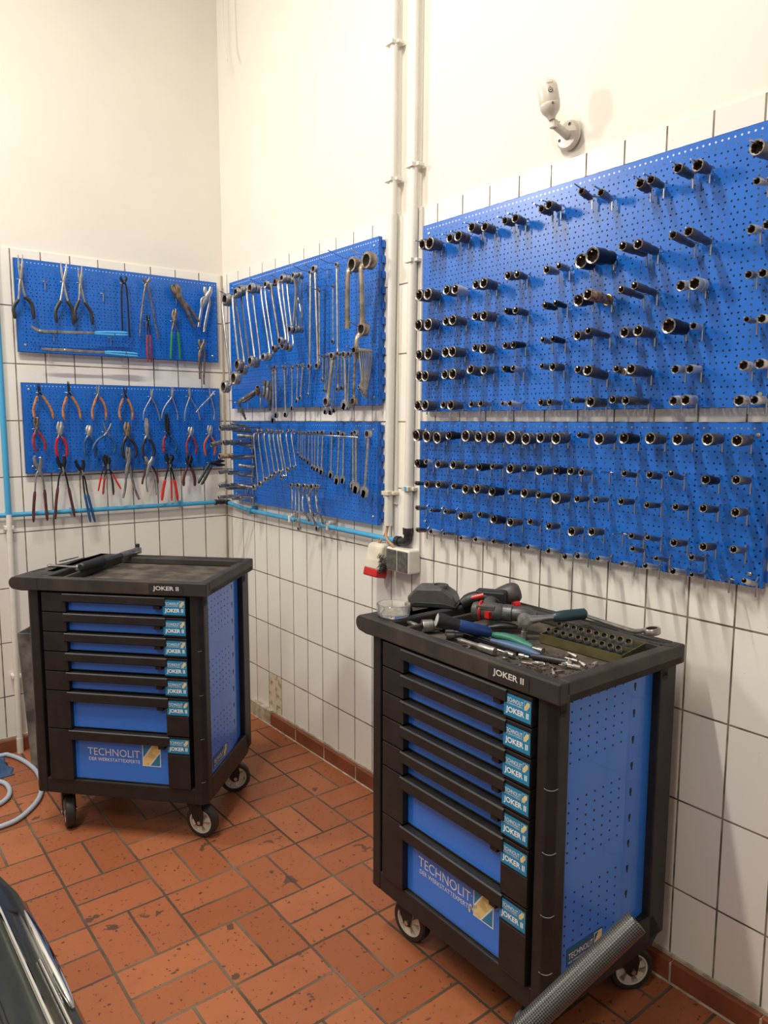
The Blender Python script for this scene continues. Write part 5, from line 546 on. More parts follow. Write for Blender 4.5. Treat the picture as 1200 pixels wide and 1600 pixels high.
# tubular box spanners sticking out near the corner
TR = ['top', 'top', 'top', 'top', 'top', 'second', 'second', 'second', 'second', 'third', 'third', 'third', 'fourth', 'fourth', 'fourth', 'fifth', 'fifth', 'fifth', 'bottom', 'bottom', 'bottom']
TP = ['furthest out', 'second out', 'third out', 'lying above the others', 'alone just beneath', 'pointing left over the pliers', 'second out', 'third out', 'slim and nearest the board', 'tan and furthest out', 'second out', 'short and nearest the board', 'furthest out', 'second out', 'nearest the board', 'furthest out', 'second out', 'nearest the board', 'furthest out', 'second out', 'nearest the board']
for i, (A, B_, r, k) in enumerate(TB):
    A, B_ = PR(*A), PR(*B_); d = B_-A; L = d.length; b = BM(); r = r*.9
    lathe(b, A, d, [(.012, r*.6, 1), (.001, r*.78, 1), (0, r*.9, 2), (.001, r, 0), (L*.42, r, 0), (L*.45, r*.82, 0), (L*.60, r*.82, 0), (L*.62, r*.98, 0), (L, r*.95, 0)], 20)
    tag(obj('deep_socket', b, [SM[k], 'inner', 'rim'], loc=B_), 'long tubular socket, %s, %s row beside the corner' % (TP[i], TR[i]), 'socket', 'long sockets by the corner')
    if i not in (3,): hook('AL', [V((-.02, B_.y, B_.z+.006)), V((-.032, B_.y, B_.z)), B_, A+d*.3], .0024, pin=V((-.044, B_.y, B_.z)))
AN = ['left', 'middle', 'right', None]
for i, (A, B_, r, k) in enumerate(AD):
    A, B_ = PR(*A), PR(*B_); d = B_-A; L = d.length; b = BM()
    lathe(b, A, d, [(.008, r*.6, 1), (0, r*.75, 1), (0, r*.95, 0), (.002, r, 0), (L*.25, r, 0), (L*.27, r*.8, 0), (L*.33, r*.8, 0), (L*.36, r, 0), (L*.8, r, 0), (L*.83, r*.7, 0), (L, r*.65, 0)], 18)
    lab = ['grey bit adapter, left of three hanging side by side', 'grey bit adapter, middle of three hanging side by side', 'dark bit adapter, right of three hanging side by side', 'thin chrome rod bit left of the three hanging adapters', 'long grey T-wrench tube slanting up to the right near the corner', 'grey T-wrench leg slanting down below the board edge', 'thin dark bar lying along the slanting T-wrench tube', 'small tan universal joint at the top of the slanting tube'][i]
    tag(obj('tool_adapter', b, [SM[k], 'inner'], loc=A), lab, 'tool')

# ------------------------------------------------------------ pliers on the left wall
GM = {'k': 'grip_k', 'R': 'grip_R', 'R2': 'grip_R2', 'B2': 'grip_B2', 'O': 'grip_O', 'O2': 'grip_O2', 'G': 'grip_G', 'L': 'grip_L', 'M': 'grip_M'}
MM = {'k': 'blk', 'g': 'steel', 'c': 'chrome', 'r': 'rust'}
def pliers(tips, jw, piv, Lp, Rp, g, gc, mc, gw, lab, kind, o_):
    W3 = lambda p, dd=0: PW(p[0], o_+dd, p[1])
    jw *= 1.3; gw *= 1.12; root = thing('pliers', lab, 'pliers', W3(piv), 0, 'pliers on the left wall'); n = V((0, 1, 0)); c0 = W3(piv)
    off_ = lambda q: q-c0
    up_ = V((tips[0][0]+tips[1][0], 0, tips[0][1]+tips[1][1]))/2-V((piv[0], 0, piv[1])); ul = up_.length; ux = up_.normalized(); sx = ux.cross(V((0, 1, 0)))
    m_ = MM[mc]; e = gw*.5
    for k, (tip, path) in enumerate(((tips[0], Rp), (tips[1], Lp))):
        b = BM(); dd = .0025 if k else -.0025
        T = W3(tip, dd)-c0; P0 = V((0, -dd, 0)); side = -1 if k == 0 else 1
        gap = sx*(jw*.22*(1 if (T.dot(sx) > 0) else -1))
        mid = P0*.45+T*.55+gap
        rw = jw*.42
        if kind in ('long', 'circlip'): rads = [rw*1.15, rw*.9, rw*.35]; mid = P0*.5+T*.5+gap*.6
        elif kind in ('pincer',): rads = [rw, rw*1.1, rw*.9]
        elif kind in ('combi', 'snip'): rads = [rw*1.35, rw*1.15, rw*.55]
        elif kind in ('cutter',): rads = [rw*1.2, rw*1.25, rw*.5]
        elif kind in ('lock',): rads = [rw*1.3, rw*1.0, rw*.75]
        elif kind == 'pump': rads = [rw*1.1, rw*1.1, rw*.8]; mid = mid+ux*.002
        else: rads = [rw, rw*.9, rw*.7]
        sweep(b, [P0-ux*jw*.4, P0, mid, T], [rads[0]*.8]+rads, 8, nrm=n, flat=.7)
        H = [W3(q, dd)-c0 for q in path]
        end = H[-1] if g == 9 else H[g]
        if g == 9:
            hp = smooth_path([P0]+H, 4); sweep(b, hp, [e*(.85 if kind != 'circlip' else .8)]*len(hp), 8, nrm=n, flat=.7)
        else:
            hp = smooth_path([P0]+H[:g+2], 4); sweep(b, hp, [e*.62]*len(hp), 8, nrm=n, flat=.7)
        if kind in ('pincer', 'pump') : # hooked jaw ends
            sweep(b, [T, T+sx*(-1 if T.dot(sx) > 0 else 1)*jw*.45+ux*jw*.1], [rw*.8, rw*.4], 8, nrm=n, flat=.8)
        obj('jaw_lever', b, m_, root)
        if g != 9:
            hp = smooth_path(H[g:], 5); b = BM(); q = len(hp)
            rr_ = [e*(.78 if i == 0 else (1.05 if i < 3 else (1.0 if i < q-2 else (.9 if i < q-1 else .55)))) for i in range(q)]
            sweep(b, hp, rr_, 10, nrm=n, flat=.85)
            col = gc
            if 'blue and red' in lab and k == 1: col = 'R'
            if 'black and red' in lab and k == 1: col = 'R'
            obj('grip', b, GM[col], root)
    b = BM(); lathe(b, V((0, .006, 0)), (0, -1, 0), [(0, jw*.42), (.009, jw*.42), (.0125, jw*.34)], 16); lathe(b, V((0, -.0065, 0)), (0, -1, 0), [(0, jw*.2), (.0015, jw*.16)], 12)
    obj('pivot', b, m_, root)
    if kind == 'lock':
        b = BM(); a = V((0, 0, 0)); q = W3(Lp[1])-c0; sweep(b, [V((0, -.004, 0)), q*.6+V((0, -.004, 0)), q+V((0, -.004, 0))], [jw*.45, jw*.4, jw*.28], 8, nrm=n, flat=.5)
        for f in (.2, .45, .8):
            lathe(b, q*f+V((0, -.006, 0)), (0, -1, 0), [(0, jw*.12), (.003, jw*.12)], 10)
        obj('clamp_body', b, m_, root)
        b = BM(); z = W3(Rp[-1])-c0; lathe(b, z, (z-(W3(Rp[-2])-c0)), [(0, e*.8), (.008, e*.8), (.008, e), (.013, e)], 12); obj('adjusting_screw', b, m_, root)
    if kind == 'pump':
        b = BM(); H0 = W3(Rp[0])-c0; sweep(b, [V((0, -.007, 0))-ux*jw*.9, V((0, -.007, 0))+ux*jw*.5], jw*.26, 8, nrm=n, flat=.3); obj('slotted_joint', b, 'steel', root)
    z = c0; bd = 'LU' if z.z > 1.75 else 'LL'
    hook(bd, [V((z.x, -.02, z.z+.004)), V((z.x, -.032, z.z)), V((z.x, -(o_+.012), z.z+.003))], .0019, pin=V((z.x, -.042, z.z)))
    hook(bd, [V((z.x-.012, -.045, z.z)), V((z.x+.012, -.045, z.z))], .0017, name='hook_bar')
    return root
for p in PL: pliers(*p)
for k, (pts, lab) in enumerate(LONG):
    P = [PW(x, .09, z) for x, z in pts]; root = thing('long_reach_pliers', lab, 'pliers', P[0]); c0 = P[0]; n = V((0, 1, 0))
    for sg in (-1, 1):
        b = BM(); Q = [p-c0+V((0, 0, sg*.0022)) for p in P[:5]]; sweep(b, Q, [.0025, .005, .006, .0042, .0035], 8, nrm=n, flat=.8); obj('jaw_lever', b, 'steel', root)
        b = BM(); Q = [p-c0+V((0, 0, sg*(.0055 if i else .003))) for i, p in enumerate(P[4:])]; sweep(b, smooth_path(Q, 4), [.0045]+[.0062]*7+[.004], 10, nrm=n, flat=.9); obj('grip', b, 'grip_LB', root)
    b = BM(); lathe(b, P[2]-c0+V((0, .005, 0)), (0, -1, 0), [(0, .007), (.01, .007), (.012, .004)], 14); obj('pivot', b, 'steel', root)
for i, (x, z) in enumerate(LE):
    o_ = .10 if i > 1 else .065
    hook('LU', [V((x, -.02, z+.012)), V((x, -.03, z+.008)), V((x, -o_, z+.010)), V((x, -o_-.004, z+.022))], .002, pin=V((x, -.042, z+.008)))
    hook('LU', [V((x-.014, -.044, z+.008)), V((x+.014, -.044, z+.008))], .0018, name='hook_bar')

# ------------------------------------------------------------ pipes and wires
def pipe(name, pts, r, m_, label, cat, seg=16, clips=()):
    root = thing(name, label, cat, pts[0]); b = BM(); sweep(b, smooth_path(pts, 3) if len(pts) > 2 else pts, r, seg); bmesh.ops.translate(b, verts=b.verts, vec=-V(pts[0]))
    obj('tube', b, m_, root)
    return root
c1 = thing('conduit', 'left white vertical conduit with two cables leaving its lower end', 'pipe', PR(1.418, .024, 1.118))
b = BM(); sweep(b, [(0, 0, 0), (0, -.022, 1.137)], .0165, 18, caps=False); sweep(b, [(0, 0, 0.001), (0, -.022, 1.137)], .0145, 18, caps=False); obj('lower_tube', b, mat('grey white conduit', (.66, .66, .62), .35, noise=.05, nscale=10), c1)
b = BM(); sweep(b, [(0, -.022, 1.137), (0, -.03, 3.12)], .0145, 18); obj('upper_tube', b, 'conduit', c1)
for z in (.125, 1.26, 1.72, 2.5):
    b = BM(); bx(b, -.021, .024, -.020, .020-.01*z*0, z-.008, z+.008); bmesh.ops.translate(b, verts=b.verts, vec=(0, -.012*z*.9, 0)); bx(b, -.004, .0235, -.034-.0108*z, -.02-.0108*z, z-.006, z+.006); obj('clip', b, 'clip' if z < 1 else 'conduit', c1, bevel=.002)
c2 = thing('conduit', 'right white vertical conduit ending in a black elbow above the switches', 'pipe', PR(1.537, .024, 1.118))
b = BM(); sweep(b, [(0, 0, 0), (0, -.018, 1.14)], .0165, 18); obj('lower_tube', b, 'conduit', c2)
b = BM(); sweep(b, [(0, -.018, 1.14), (0, -.03, 3.12)], .0145, 18); obj('upper_tube', b, 'conduit', c2)
for z in (.15, .96, 1.28, 2.5):
    b = BM(); bx(b, -.021, .024, -.019-.011*z, .018-.011*z, z-.008, z+.008); bx(b, -.006, .0235, -.034-.011*z, -.018-.011*z, z-.006, z+.006); obj('clip', b, 'clip' if z < .5 else 'conduit', c2, bevel=.002)
b = BM(); bx(b, -.0225, -.021, -.013, -.001, .142, .158); obj('clip_screw', b, 'bluepipe', c2)
# flat cover strips behind the conduits in the tiled zone
b = BM(); bx(b, -.008, 0, -1.448, -1.405, 1.20, 2.262); tag(obj('cover_strip', b, 'conduit', bevel=.001), 'flat cream cover strip behind the left conduit, up to the tile top', 'strip')
b = BM(); bx(b, -.010, 0, -1.583, -1.512, 1.02, 2.258); tag(obj('cover_strip', b, 'conduit', bevel=.001), 'wider flat cream cover strip behind the right conduit', 'strip')
# blue compressed-air pipes
p1 = thing('air_pipe', 'light blue horizontal air pipe along the left wall under the pliers', 'pipe', (-2.2, -.03, 1.105))
b = BM(); sweep(b, [(0, 0, 0), (2.13, 0, -.015)], .0105, 16); obj('tube', b, 'bluepipe', p1)
for x in (.62, 1.40, 1.93):
    b = BM(); bx(b, x-.006, x+.006, -.0125, .029, -.0165-.004, .009-.004); obj('clip', b, 'bluepipe', p1, bevel=.002)
p2 = thing('pipe_elbow', 'black elbow fitting joining the blue pipes in the corner', 'fitting', (-.05, -.03, 1.090))
b = BM(); sweep(b, smooth_path([(-.03, 0, 0), (.005, 0, 0), (.02, -.012, 0), (.02, -.045, 0)], 4), .0125, 14); bx(b, -.005, .022, -.02, .028, -.005, .005); sweep(b, [(-.034, 0, 0), (-.022, 0, 0)], .0145, 14); sweep(b, [(.02, -.038, 0), (.02, -.05, 0)], .0145, 14); obj('fitting_body', b, 'grip_k', p2)
p3 = thing('air_pipe', 'light blue air pipe sagging along the right wall from corner to elbow', 'pipe', (-.03, -.09, 1.088))
b = BM(); sweep(b, smooth_path([(0, 0, 0), (0, -.12, -.012), (0, -.3, -.018), (0, -.9, -.020), (0, -1.40, -.022)], 5), .0105, 14); obj('tube', b, 'bluepipe', p3)
for y in (-.24, -.62, -.93):
    b = BM(); bx(b, -.013, .029, y-.007, y+.007, -.034, -.004); bx(b, -.004, .029, y-.012, y-.004, -.006, .006); obj('clip', b, 'bluepipe' if y > -.5 else 'white', p3, bevel=.002)
p4 = thing('pipe_elbow', 'black plastic elbow fitting above the double switch box', 'fitting', PR(1.537, .026, 1.090))
b = BM(); sweep(b, smooth_path([(0, .062, -.024), (0, .03, -.024), (0, .004, -.018), (0, 0, 0), (0, 0, .03)], 4), .0155, 16); sweep(b, [(0, .066, -.024), (0, .046, -.024)], .019, 16); sweep(b, [(0, 0, .008), (0, 0, .028)], .019, 16); sweep(b, [(0, 0, .022), (0, 0, .032)], .021, 6); obj('fitting_body', b, 'grip_k', p4)
vb = thing('air_pipe', 'blue upper length of the vertical pipe at the left edge', 'pipe', (-1.071, -.034, 1.10))
b = BM(); sweep(b, [(0, 0, 0), (0, 0, 1.2)], .0125, 16); obj('tube', b, 'bluepipe', vb)
vw = thing('drop_pipe', 'white vertical pipe at the left edge running down to the floor', 'pipe', (-1.080, -.036, .0))
b = BM(); sweep(b, [(0, 0, .035), (.009, .002, 1.10)], .0125, 16); obj('tube', b, 'white', vw)
b = BM(); sweep(b, [(0, 0, .0), (0, 0, .07)], .0145, 16); obj('end_cap', b, 'ivory', vw)
for z in (.36, 1.04):
    b = BM(); bx(b, -.020+.008*z, .020+.008*z, -.006, .034, z-.010, z+.010); obj('clip', b, 'white', vw, bevel=.004)
b = BM(); sweep(b, smooth_path([PR(1.412, .024, 1.14), PR(1.414, .026, 1.105), PR(1.402, .032, 1.075), PR(1.38, .042, 1.045)], 5), .0055, 8); tag(obj('cable', b, 'cable', loc=PR(1.412, .024, 1.14)), 'tan cable curving left from the conduit into the ivory fitting', 'cable')
b = BM(); sweep(b, smooth_path([PR(1.426, .024, 1.14), PR(1.418, .034, 1.09), PR(1.44, .048, 1.07), PR(1.475, .054, 1.055), PR(1.495, .05, 1.035)], 5), .0055, 8); tag(obj('cable', b, 'cable', loc=PR(1.426, .024, 1.14)), 'tan cable crossing right from the conduit into the switch box', 'cable')
# double switch box
sb = thing('switch_box', 'white double switch box with two dirty grey rockers below the pipes', 'switch', PR(1.515, 0, 1.000))
b = BM(); bx(b, -.060, 0, -.068, .066, -.045, .045); obj('housing', b, 'white', sb, bevel=.008, segs=3)
for y0, y1 in ((-.062, -.003), (.003, .060)):
    b = BM(); bx(b, -.0635, -.056, y0, y1, -.038, .038); obj('rocker', b, 'rocker', sb, bevel=.002)
# ivory fitting with red end
fx_ = thing('wall_fitting', 'grimy ivory plastic wall fitting with a red lower end', 'fitting', PR(1.385, 0, .985))
b = BM()
prof = [(.062, .050), (.055, .065), (.0, .080), (-.028, .084), (-.040, .080), (-.040, .02), (0, .0), (.062, .0)]
prism(b, [(-d_, 0, z) for z, d_ in prof], (0, 1, 0), .092); obj('housing', b, 'ivory', fx_, bevel=.010, segs=3)
b = BM(); bx(b, -.088, -.035, -.042, .044, -.068, -.034); bmesh.ops.rotate(b, verts=b.verts, cent=(-.06, 0, -.05), matrix=Matrix.Rotation(radians(12), 3, 'Y')); obj('red_cap', b, 'redp', fx_, bevel=.006)
b = BM()
for i in range(46):
    y = random.uniform(-.055, -.048); z = random.uniform(-.035, .035); sweep(b, [(-random.uniform(.03, .085), y, z), (-random.uniform(.05, .098), y-random.uniform(0, .012), z-.012)], .0012, 4)
obj('grime_tuft', b, 'grip_k', fx_)

# security camera
scm = thing('security_camera', 'cream capsule-shaped security camera on a round wall mount', 'camera', PR(2.205, .009-.009, 2.318))
b = BM(); lathe(b, (0, 0, 0), (-1, 0, 0), [(0, .040), (.007, .040), (.012, .034), (.013, .0)], 32)
obj('mount_plate', b, 'camw', scm)
for y, z in ((-.010, .026), (.024, -.010)):
    b = BM(); lathe(b, (-.0125, y, z), (-1, 0, 0), [(0, .0045), (.001, .0045)], 12); obj('screw', b, 'ink', scm)
b = BM(); sweep(b, [(-.010, -.004, -.004), (-.075, -.010, .008)], [.012, .011], 16); sweep(b, [(-.08, -.010, .0), (-.08, -.010, .018)], .011, 16); sweep(b, [(-.062, -.012, .0), (-.062, -.012, .02)], .004, 10); obj('arm', b, 'camw', scm)
b = BM(); c_ = V((-.088, -.010, .018)); ax = V((-.10, .14, 1)).normalized()
lathe(b, c_, ax, [(0, .009), (.008, .012), (.014, .0165), (.022, .0235), (.033, .0275), (.040, .0285), (.041, .0281), (.042, .0285), (.080, .0280), (.092, .0260), (.102, .0210), (.109, .013), (.112, .004)], 32)
obj('camera_body', b, 'camw', scm, smooth=True)
fn = V((-.62, -.78, -.02)).normalized(); fn = (fn-ax*fn.dot(ax)).normalized(); sx_ = ax.cross(fn)
b = BM(); lathe(b, c_+ax*.068+fn*.0272, fn, [(0, .0062), (.0022, .0062), (.0022, .0048), (.0016, .0048)], 20, mi=0, caps=(True, False)); lathe(b, c_+ax*.068+fn*.0272, fn, [(.0012, .0047), (.0022, .0047)], 16, mi=1); sweep(b, [c_+ax*.068+fn*.0296-sx_*.003, c_+ax*.069+fn*.0296+sx_*.003], .0010, 6, mi=0)
put_text(b, 'reolink', c_+ax*.086+fn*.0284-(-sx_)*.010+V((0, 0, 0)), -sx_*1, ax, .018, .0036, 0, .01, .0006)
obj('lens_mark', b, ['ink', 'camw'], scm)
b = BM(); lathe(b, c_+ax*.077+fn*.0278, fn, [(0, .0009), (.0012, .0009)], 8)
for k in range(3): sweep(b, [c_+ax*.031+fn*.0282+sx_*(.0035-.002*k), c_+ax*.037+fn*.0286+sx_*(.0035-.002*k)], .0006, 5)
obj('speaker_slots', b, 'ink', scm)

# hanging cable ends
b = BM()
for k, (dx, dz) in enumerate(((0, 0), (.008, .01))):
    sweep(b, smooth_path([PR(.182+dx, .06, CEIL), PR(.186+dx, .06, 3.8), PR(.192+dx*.7, .06, 3.45), PR(.203+dx*.5, .06, 3.27+dz), PR(.235, .06, 3.195+dz)], 6), .0022, 6)
tag(obj('dangling_wire', b, 'conduit', loc=PR(.205, .06, CEIL)), 'pair of thin pale wires dangling high up beside the corner', 'wire')

# ------------------------------------------------------------ tool carts
W, D, zb, zt, zT = .663, .474, .155, .9155, .9636
def sticker(bm, org, ux, uz, w_, h_):
    """drawer sticker: materials 0 white, 1 cyan, 2 yellow, 3 frame"""
    quad(bm, org, ux, uz, -.001, w_+.001, -.001, h_+.001, 3, .0001)
    quad(bm, org, ux, uz, 0, w_, 0, h_, 1, .0003)
    put_text(bm, 'TECHNOLIT', V(org)+V(ux)*w_*.06+V(uz)*h_*.66, ux, uz, w_*.66, h_*.19, 0, .004, .0006)
    put_text(bm, 'DER WERKSTATTEXPERTE', V(org)+V(ux)*w_*.08+V(uz)*h_*.56, ux, uz, w_*.62, h_*.06, 0, 0, .0006)
    put_text(bm, 'JOKER II', V(org)+V(ux)*w_*.08+V(uz)*h_*.10, ux, uz, w_*.84, h_*.34, 0, .03, .0006)
    logo(bm, org, ux, uz, w_*.75, h_*.52, w_*.22, h_*.42, 0, 1, 2)
def castor(root, x, y, ang, name='castor'):
    ca = Matrix.Rotation(ang, 4, 'Z'); T = Matrix.Translation((x, y, 0))
    b = BM()
    bx(b, -.045, .045, -.035, .035, zb-.008, zb+.004); lathe(b, (0, 0, zb-.03), (0, 0, 1), [(0, .026), (.024, .022)], 16)
    for sy in (-1, 1):
        prism(b, [(-.030, sy*.022, zb-.022), (.034, sy*.022, zb-.022), (.044, sy*.022, .085), (.038, sy*.022, .050), (.020, sy*.022, .046), (.008, sy*.022, .056)], (0, 1, 0), .003)
    bx(b, -.028, .032, -.0235, .0235, zb-.032, zb-.02)
    bmesh.ops.transform(b, matrix=T @ ca, verts=b.verts)
    f = obj(name, b, 'black', root, bevel=.0015)
    c = V((.026, 0, .061))
    b = BM(); lathe(b, c+V((0, -.017, 0)), (0, 1, 0), [(0, .045), (0, .056), (.005, .061), (.029, .061), (.034, .056), (.034, .045)], 36, caps=(False, False)); lathe(b, c+V((0, -.017, 0)), (0, 1, 0), [(0, .045), (.034, .045)], 36, caps=(False, False)); bmesh.ops.transform(b, matrix=T @ ca, verts=b.verts); obj('tyre', b, 'rubber', f)
    b = BM(); lathe(b, c+V((0, -.0155, 0)), (0, 1, 0), [(0, .040), (0, .0454), (.031, .0454), (.031, .040)], 36, caps=(False, False)); lathe(b, c+V((0, -.0155, 0)), (0, 1, 0), [(0, .040), (.031, .040)], 36, caps=(False, False)); lathe(b, c+V((0, -.017, 0)), (0, 1, 0), [(0, .0), (0, .012), (.034, .012), (.034, .0)], 20)
    for k in range(6):
        a = k*pi/3; p = [c+V((cos(a+o_)*r_, 0, sin(a+o_)*r_)) for o_, r_ in ((-.5, .010), (.5, .010), (.60, .042), (.05, .042))]
        prism(b, p, (0, 1, 0), .022)
    bmesh.ops.transform(b, matrix=T @ ca, verts=b.verts); obj('wheel_rim', b, 'wrim', f)
    b = BM(); lathe(b, c+V((0, -.028, 0)), (0, 1, 0), [(0, .0), (0, .007), (.056, .007), (.056, 0)], 10); bmesh.ops.transform(b, matrix=T @ ca, verts=b.verts); obj('axle_bolt', b, 'screw', f)
def cart(loc, rot, label, angs, worn):
    root = thing('tool_cart', label, 'tool cart', (loc[0], loc[1], 0), rot, 'black and blue tool carts')
    b = BM()
    # corner posts
    prism(b, [(0, .012, 0), (.012, 0, 0), (.046, 0, 0), (.046, .055, 0), (0, .055, 0)], (0, 0, 1), zt-zb); 
    prism(b, [(W-.046, 0, 0), (W-.016, 0, 0), (W, .016, 0), (W, .055, 0), (W-.046, .055, 0)], (0, 0, 1), zt-zb)
    bmesh.ops.translate(b, verts=b.verts, vec=(0, 0, (zt+zb)/2))
    bx(b, 0, .05, D-.070, D, zb+.02, zt); bx(b, W-.05, W, D-.070, D, zb+.02, zt)
    bx(b, .04, W-.04, .028, D-.01, zb+.01, zt)              # inner carcass
    bx(b, .044, W-.044, .001, .05, zb, zb+.057)             # front sill
    for x0, x1 in ((0, .03), (W-.03, W)):
        prism(b, [(0, .05, zb), (0, D-.05, zb), (0, D-.01, zb+.03), (0, D-.05, zb+.09), (0, .05, zb+.085)], (1, 0, 0), .03)
        bmesh.ops.translate(b, verts=b.verts[-10:], vec=((x0+x1)/2, 0, 0))
    bx(b, .02, W-.02, .02, D-.05, zb, zb+.02)
    obj('body', b, 'black', root, bevel=.004)
    for y in (.030, D-.052):
        b = BM(); lathe(b, (W-.0005, y, zt-.030), (1, 0, 0), [(0, .011), (.0012, .011)], 16); bx(b, W-.001, W+.0007, y-.011, y+.011, zt-.03, zt-.004)
        obj('grip_recess', b, 'dark', root)
    for z in ((.27, .41, .56, .71) if worn else (.24, .40, .56, .72)):
        b = BM(); sweep(b, smooth_path([(W-.022, -.0008, z+.003), (W-.012, .003, z), (W-.003, .0105, z+.001), (W+.0006, .020, z+.004)] if worn else [(W-.018, -.0005, z), (W-.008, .0075, z)], 3), .0007, 5); obj('crease_mark', b, 'crease', root)
    # side panels
    for sd in (1, -1):
        X = lambda q: (W-q) if sd == 1 else q
        b = BM(); yy = [(.052, .008), (.285, .008), (.287, .011), (.345, .015), (.347, .018), (.408, .022)]
        for i in range(len(yy)-1):
            (y0, q0), (y1, q1) = yy[i], yy[i+1]
            zlo = lambda y: zb+.082+max(0, y-.25)*.0
            f = b.faces.new([b.verts.new(p) for p in ((X(q0), y0, zlo(y0)), (X(q1), y1, zlo(y1)), (X(q1), y1, zt), (X(q0), y0, zt))]); f.material_index = 0
        if sd == 1:
            for z0 in (.905, .667, .439):
                for i in range(7):
                    for j in range(7):
                        y = .070+i*.0315; z = z0-.006-j*.024; quad(b, (X(.0077), y, z), (0, 1, 0), (0, 0, 1), -.0024, .0024, -.0024, .0024, 1)
            for k in range(9):
                z = .880-k*.0675; quad(b, (X(.0125), .315, z), (0, 1, 0), (0, 0, 1), -.0045, .0045, -.004, .008, 1); quad(b, (X(.0125), .315, z), (0, 1, 0), (0, 0, 1), -.002, .003, -.012, -.004, 1)
        obj('side_panel', b, ['cartblue', 'dark'], root)
        if sd == 1:
            b = BM(); og = V((X(.0068), .080, zb+.098)); ux, uz = V((0, 1, 0)), V((0, 0, 1))
            quad(b, og, ux, uz, 0, .135, 0, .045, 1); put_text(b, 'TECHNOLIT', og+ux*.006+uz*.016, ux, uz, .092, .015, 0, 0, .0005); put_text(b, 'DER WERKSTATTEXPERTE', og+ux*.006+uz*.006, ux, uz, .092, .005, 0, 0, .0005)
            logo(b, og, ux, uz, .102, .004, .030, .038, 0, 1, 2); obj('side_sticker', b, ['lettw', 'teal', 'yel'], root)
    # drawers
    zs = [zt-.004-k*.0722 for k in range(6)]+[zt-.004-5*.0722-.1432, zb+.057]
    x0, x1 = .064, W-.057; xb0, xb1 = .156, .522
    for k in range(7):
        z1, z0 = zs[k]-.0025, zs[k+1]+.0015; h = z1-z0; lip = .033 if k < 5 else .038
        b = BM()
        bx(b, x0, xb0, -.006, .03, z0, z1); bx(b, xb1, x1, -.006, .03, z0, z1)
        prism(b, [(0, -.012, z1-.003), (0, -.008, z1), (0, .03, z1), (0, .03, z1-lip+.01), (0, -.004, z1-lip), (0, -.012, z1-lip+.004)], (1, 0, 0), xb1-xb0+.02)
        bmesh.ops.translate(b, verts=b.verts[-12:], vec=((xb0+xb1)/2, 0, 0))
        bx(b, xb0, xb1, .012, .03, z0, z0+.003)
        if k > 4: bx(b, xb1+.002, x1, -.0075, -.005, z0+.002, z1-.066)
        dr = obj('drawer', b, 'black', root, bevel=.0022)
        b = BM(); bx(b, xb0, xb1, .014, .022, z0+.003, z1-lip+.012); obj('face_panel', b, 'cartblue', dr)
        b = BM(); bx(b, xb1-.036, xb1-.012, -.006, .016, z1-lip-.012, z1-lip+.004); obj('latch', b, 'black', dr, bevel=.002)
        b = BM(); dx = .003 if k == 5 and not worn else 0
        sticker(b, (xb1+.0015+dx, -.0075, z1-.061 if k < 6 else z1-.058), (1, 0, 0), (0, 0, 1), .081, .052)
        obj('sticker', b, ['lettw', 'cyan', 'yel', 'dark'], dr)
        if k == 6:
            b = BM(); og = V((0, .0135, z0)); ux, uz = V((1, 0, 0)), V((0, 0, 1))
            put_text(b, 'TECHNOLIT', og+ux*.204+uz*.094, ux, uz, .202, .0275, 0, -.004); put_text(b, 'DER WERKSTATTEXPERTE', og+ux*.208+uz*.073, ux, uz, .198, .0125, 0, .0)
            put_text(b, '®', og+ux*.4075+uz*.112, ux, uz, .004, .004, 0)
            logo(b, og, ux, uz, .416, .066, .070, .084, 0, 1, 2); obj('printed_logo', b, ['lettw', 'cyan', 'yel'], dr)
            if worn:
                b = BM()
                for j in range(16):
                    cx, cz = .414+random.uniform(-.012, .022), z0+.078+random.uniform(-.012, .018)
                    poly(b, (cx, .0128, cz), ux, uz, [(cos(t_*pi/3+j)*random.uniform(.002, .006), sin(t_*pi/3+j)*random.uniform(.002, .006)) for t_ in range(6)], j % 2, .0003)
                obj('scratch_marks', b, ['yel', 'lettn'], dr)
    # worktop
    b = BM(); xl, xr, yf, yr = -.052, W+.022, -.012, D-.002
    ri = .026
    # rims around a sunken tray
    def slab(x0_, x1_, y0_, y1_, z0_, z1_): bx(b, x0_, x1_, y0_, y1_, z0_, z1_)
    slab(.05, xr, yf+.02, yr-.01, zt, zt+.022)
    tx0, tx1, ty0, ty1 = .15, xr-.032, yf+.030, yr-.062
    slab(tx1, xr, ty0, yr, zt, zT); slab(.05, xr, yf, ty0, zt, zT); slab(.05, tx1, ty1, yr-.02, zt+.022, zT); slab(.05, tx1, yr-.012, yr, zt, zT); slab(.05, tx0-.07, ty0, ty1, zt+.022, zT); slab(tx0-.014, tx0, ty0, ty1, zt+.022, zT)
    slab(.02, .06, yf+.10, yr, zt+.004, zT)
    for q in (.28, .50): slab(q, q+.05, yr-.022, yr-.01, zt+.022, zT)
    # rounded handle end, narrowing to the back
    n_ = 9; rings = []
    for y, xe in ((yf, -.058), (yf+.10, -.056), (yf+.22, -.040), (yf+.34, -.016), (yr, .006)):
        ring = [(.06, y, zT), (xe+.024, y, zT)]+[(xe+.024-.024*sin(pi*t/n_), y, (zT+zt)/2+.0235*cos(pi*t/n_)) for t in range(1, n_)]+[(xe+.05, y, zt-.003), (.06, y, zt)]
        rings.append([b.verts.new(p) for p in ring])
    for r0, r1 in zip(rings, rings[1:]):
        for i in range(len(r0)): j = (i+1) % len(r0); b.faces.new((r0[i], r0[j], r1[j], r1[i]))
    b.faces.new(rings[0]); b.faces.new(rings[-1][::-1])
    obj('worktop', b, 'top', root, bevel=.004)
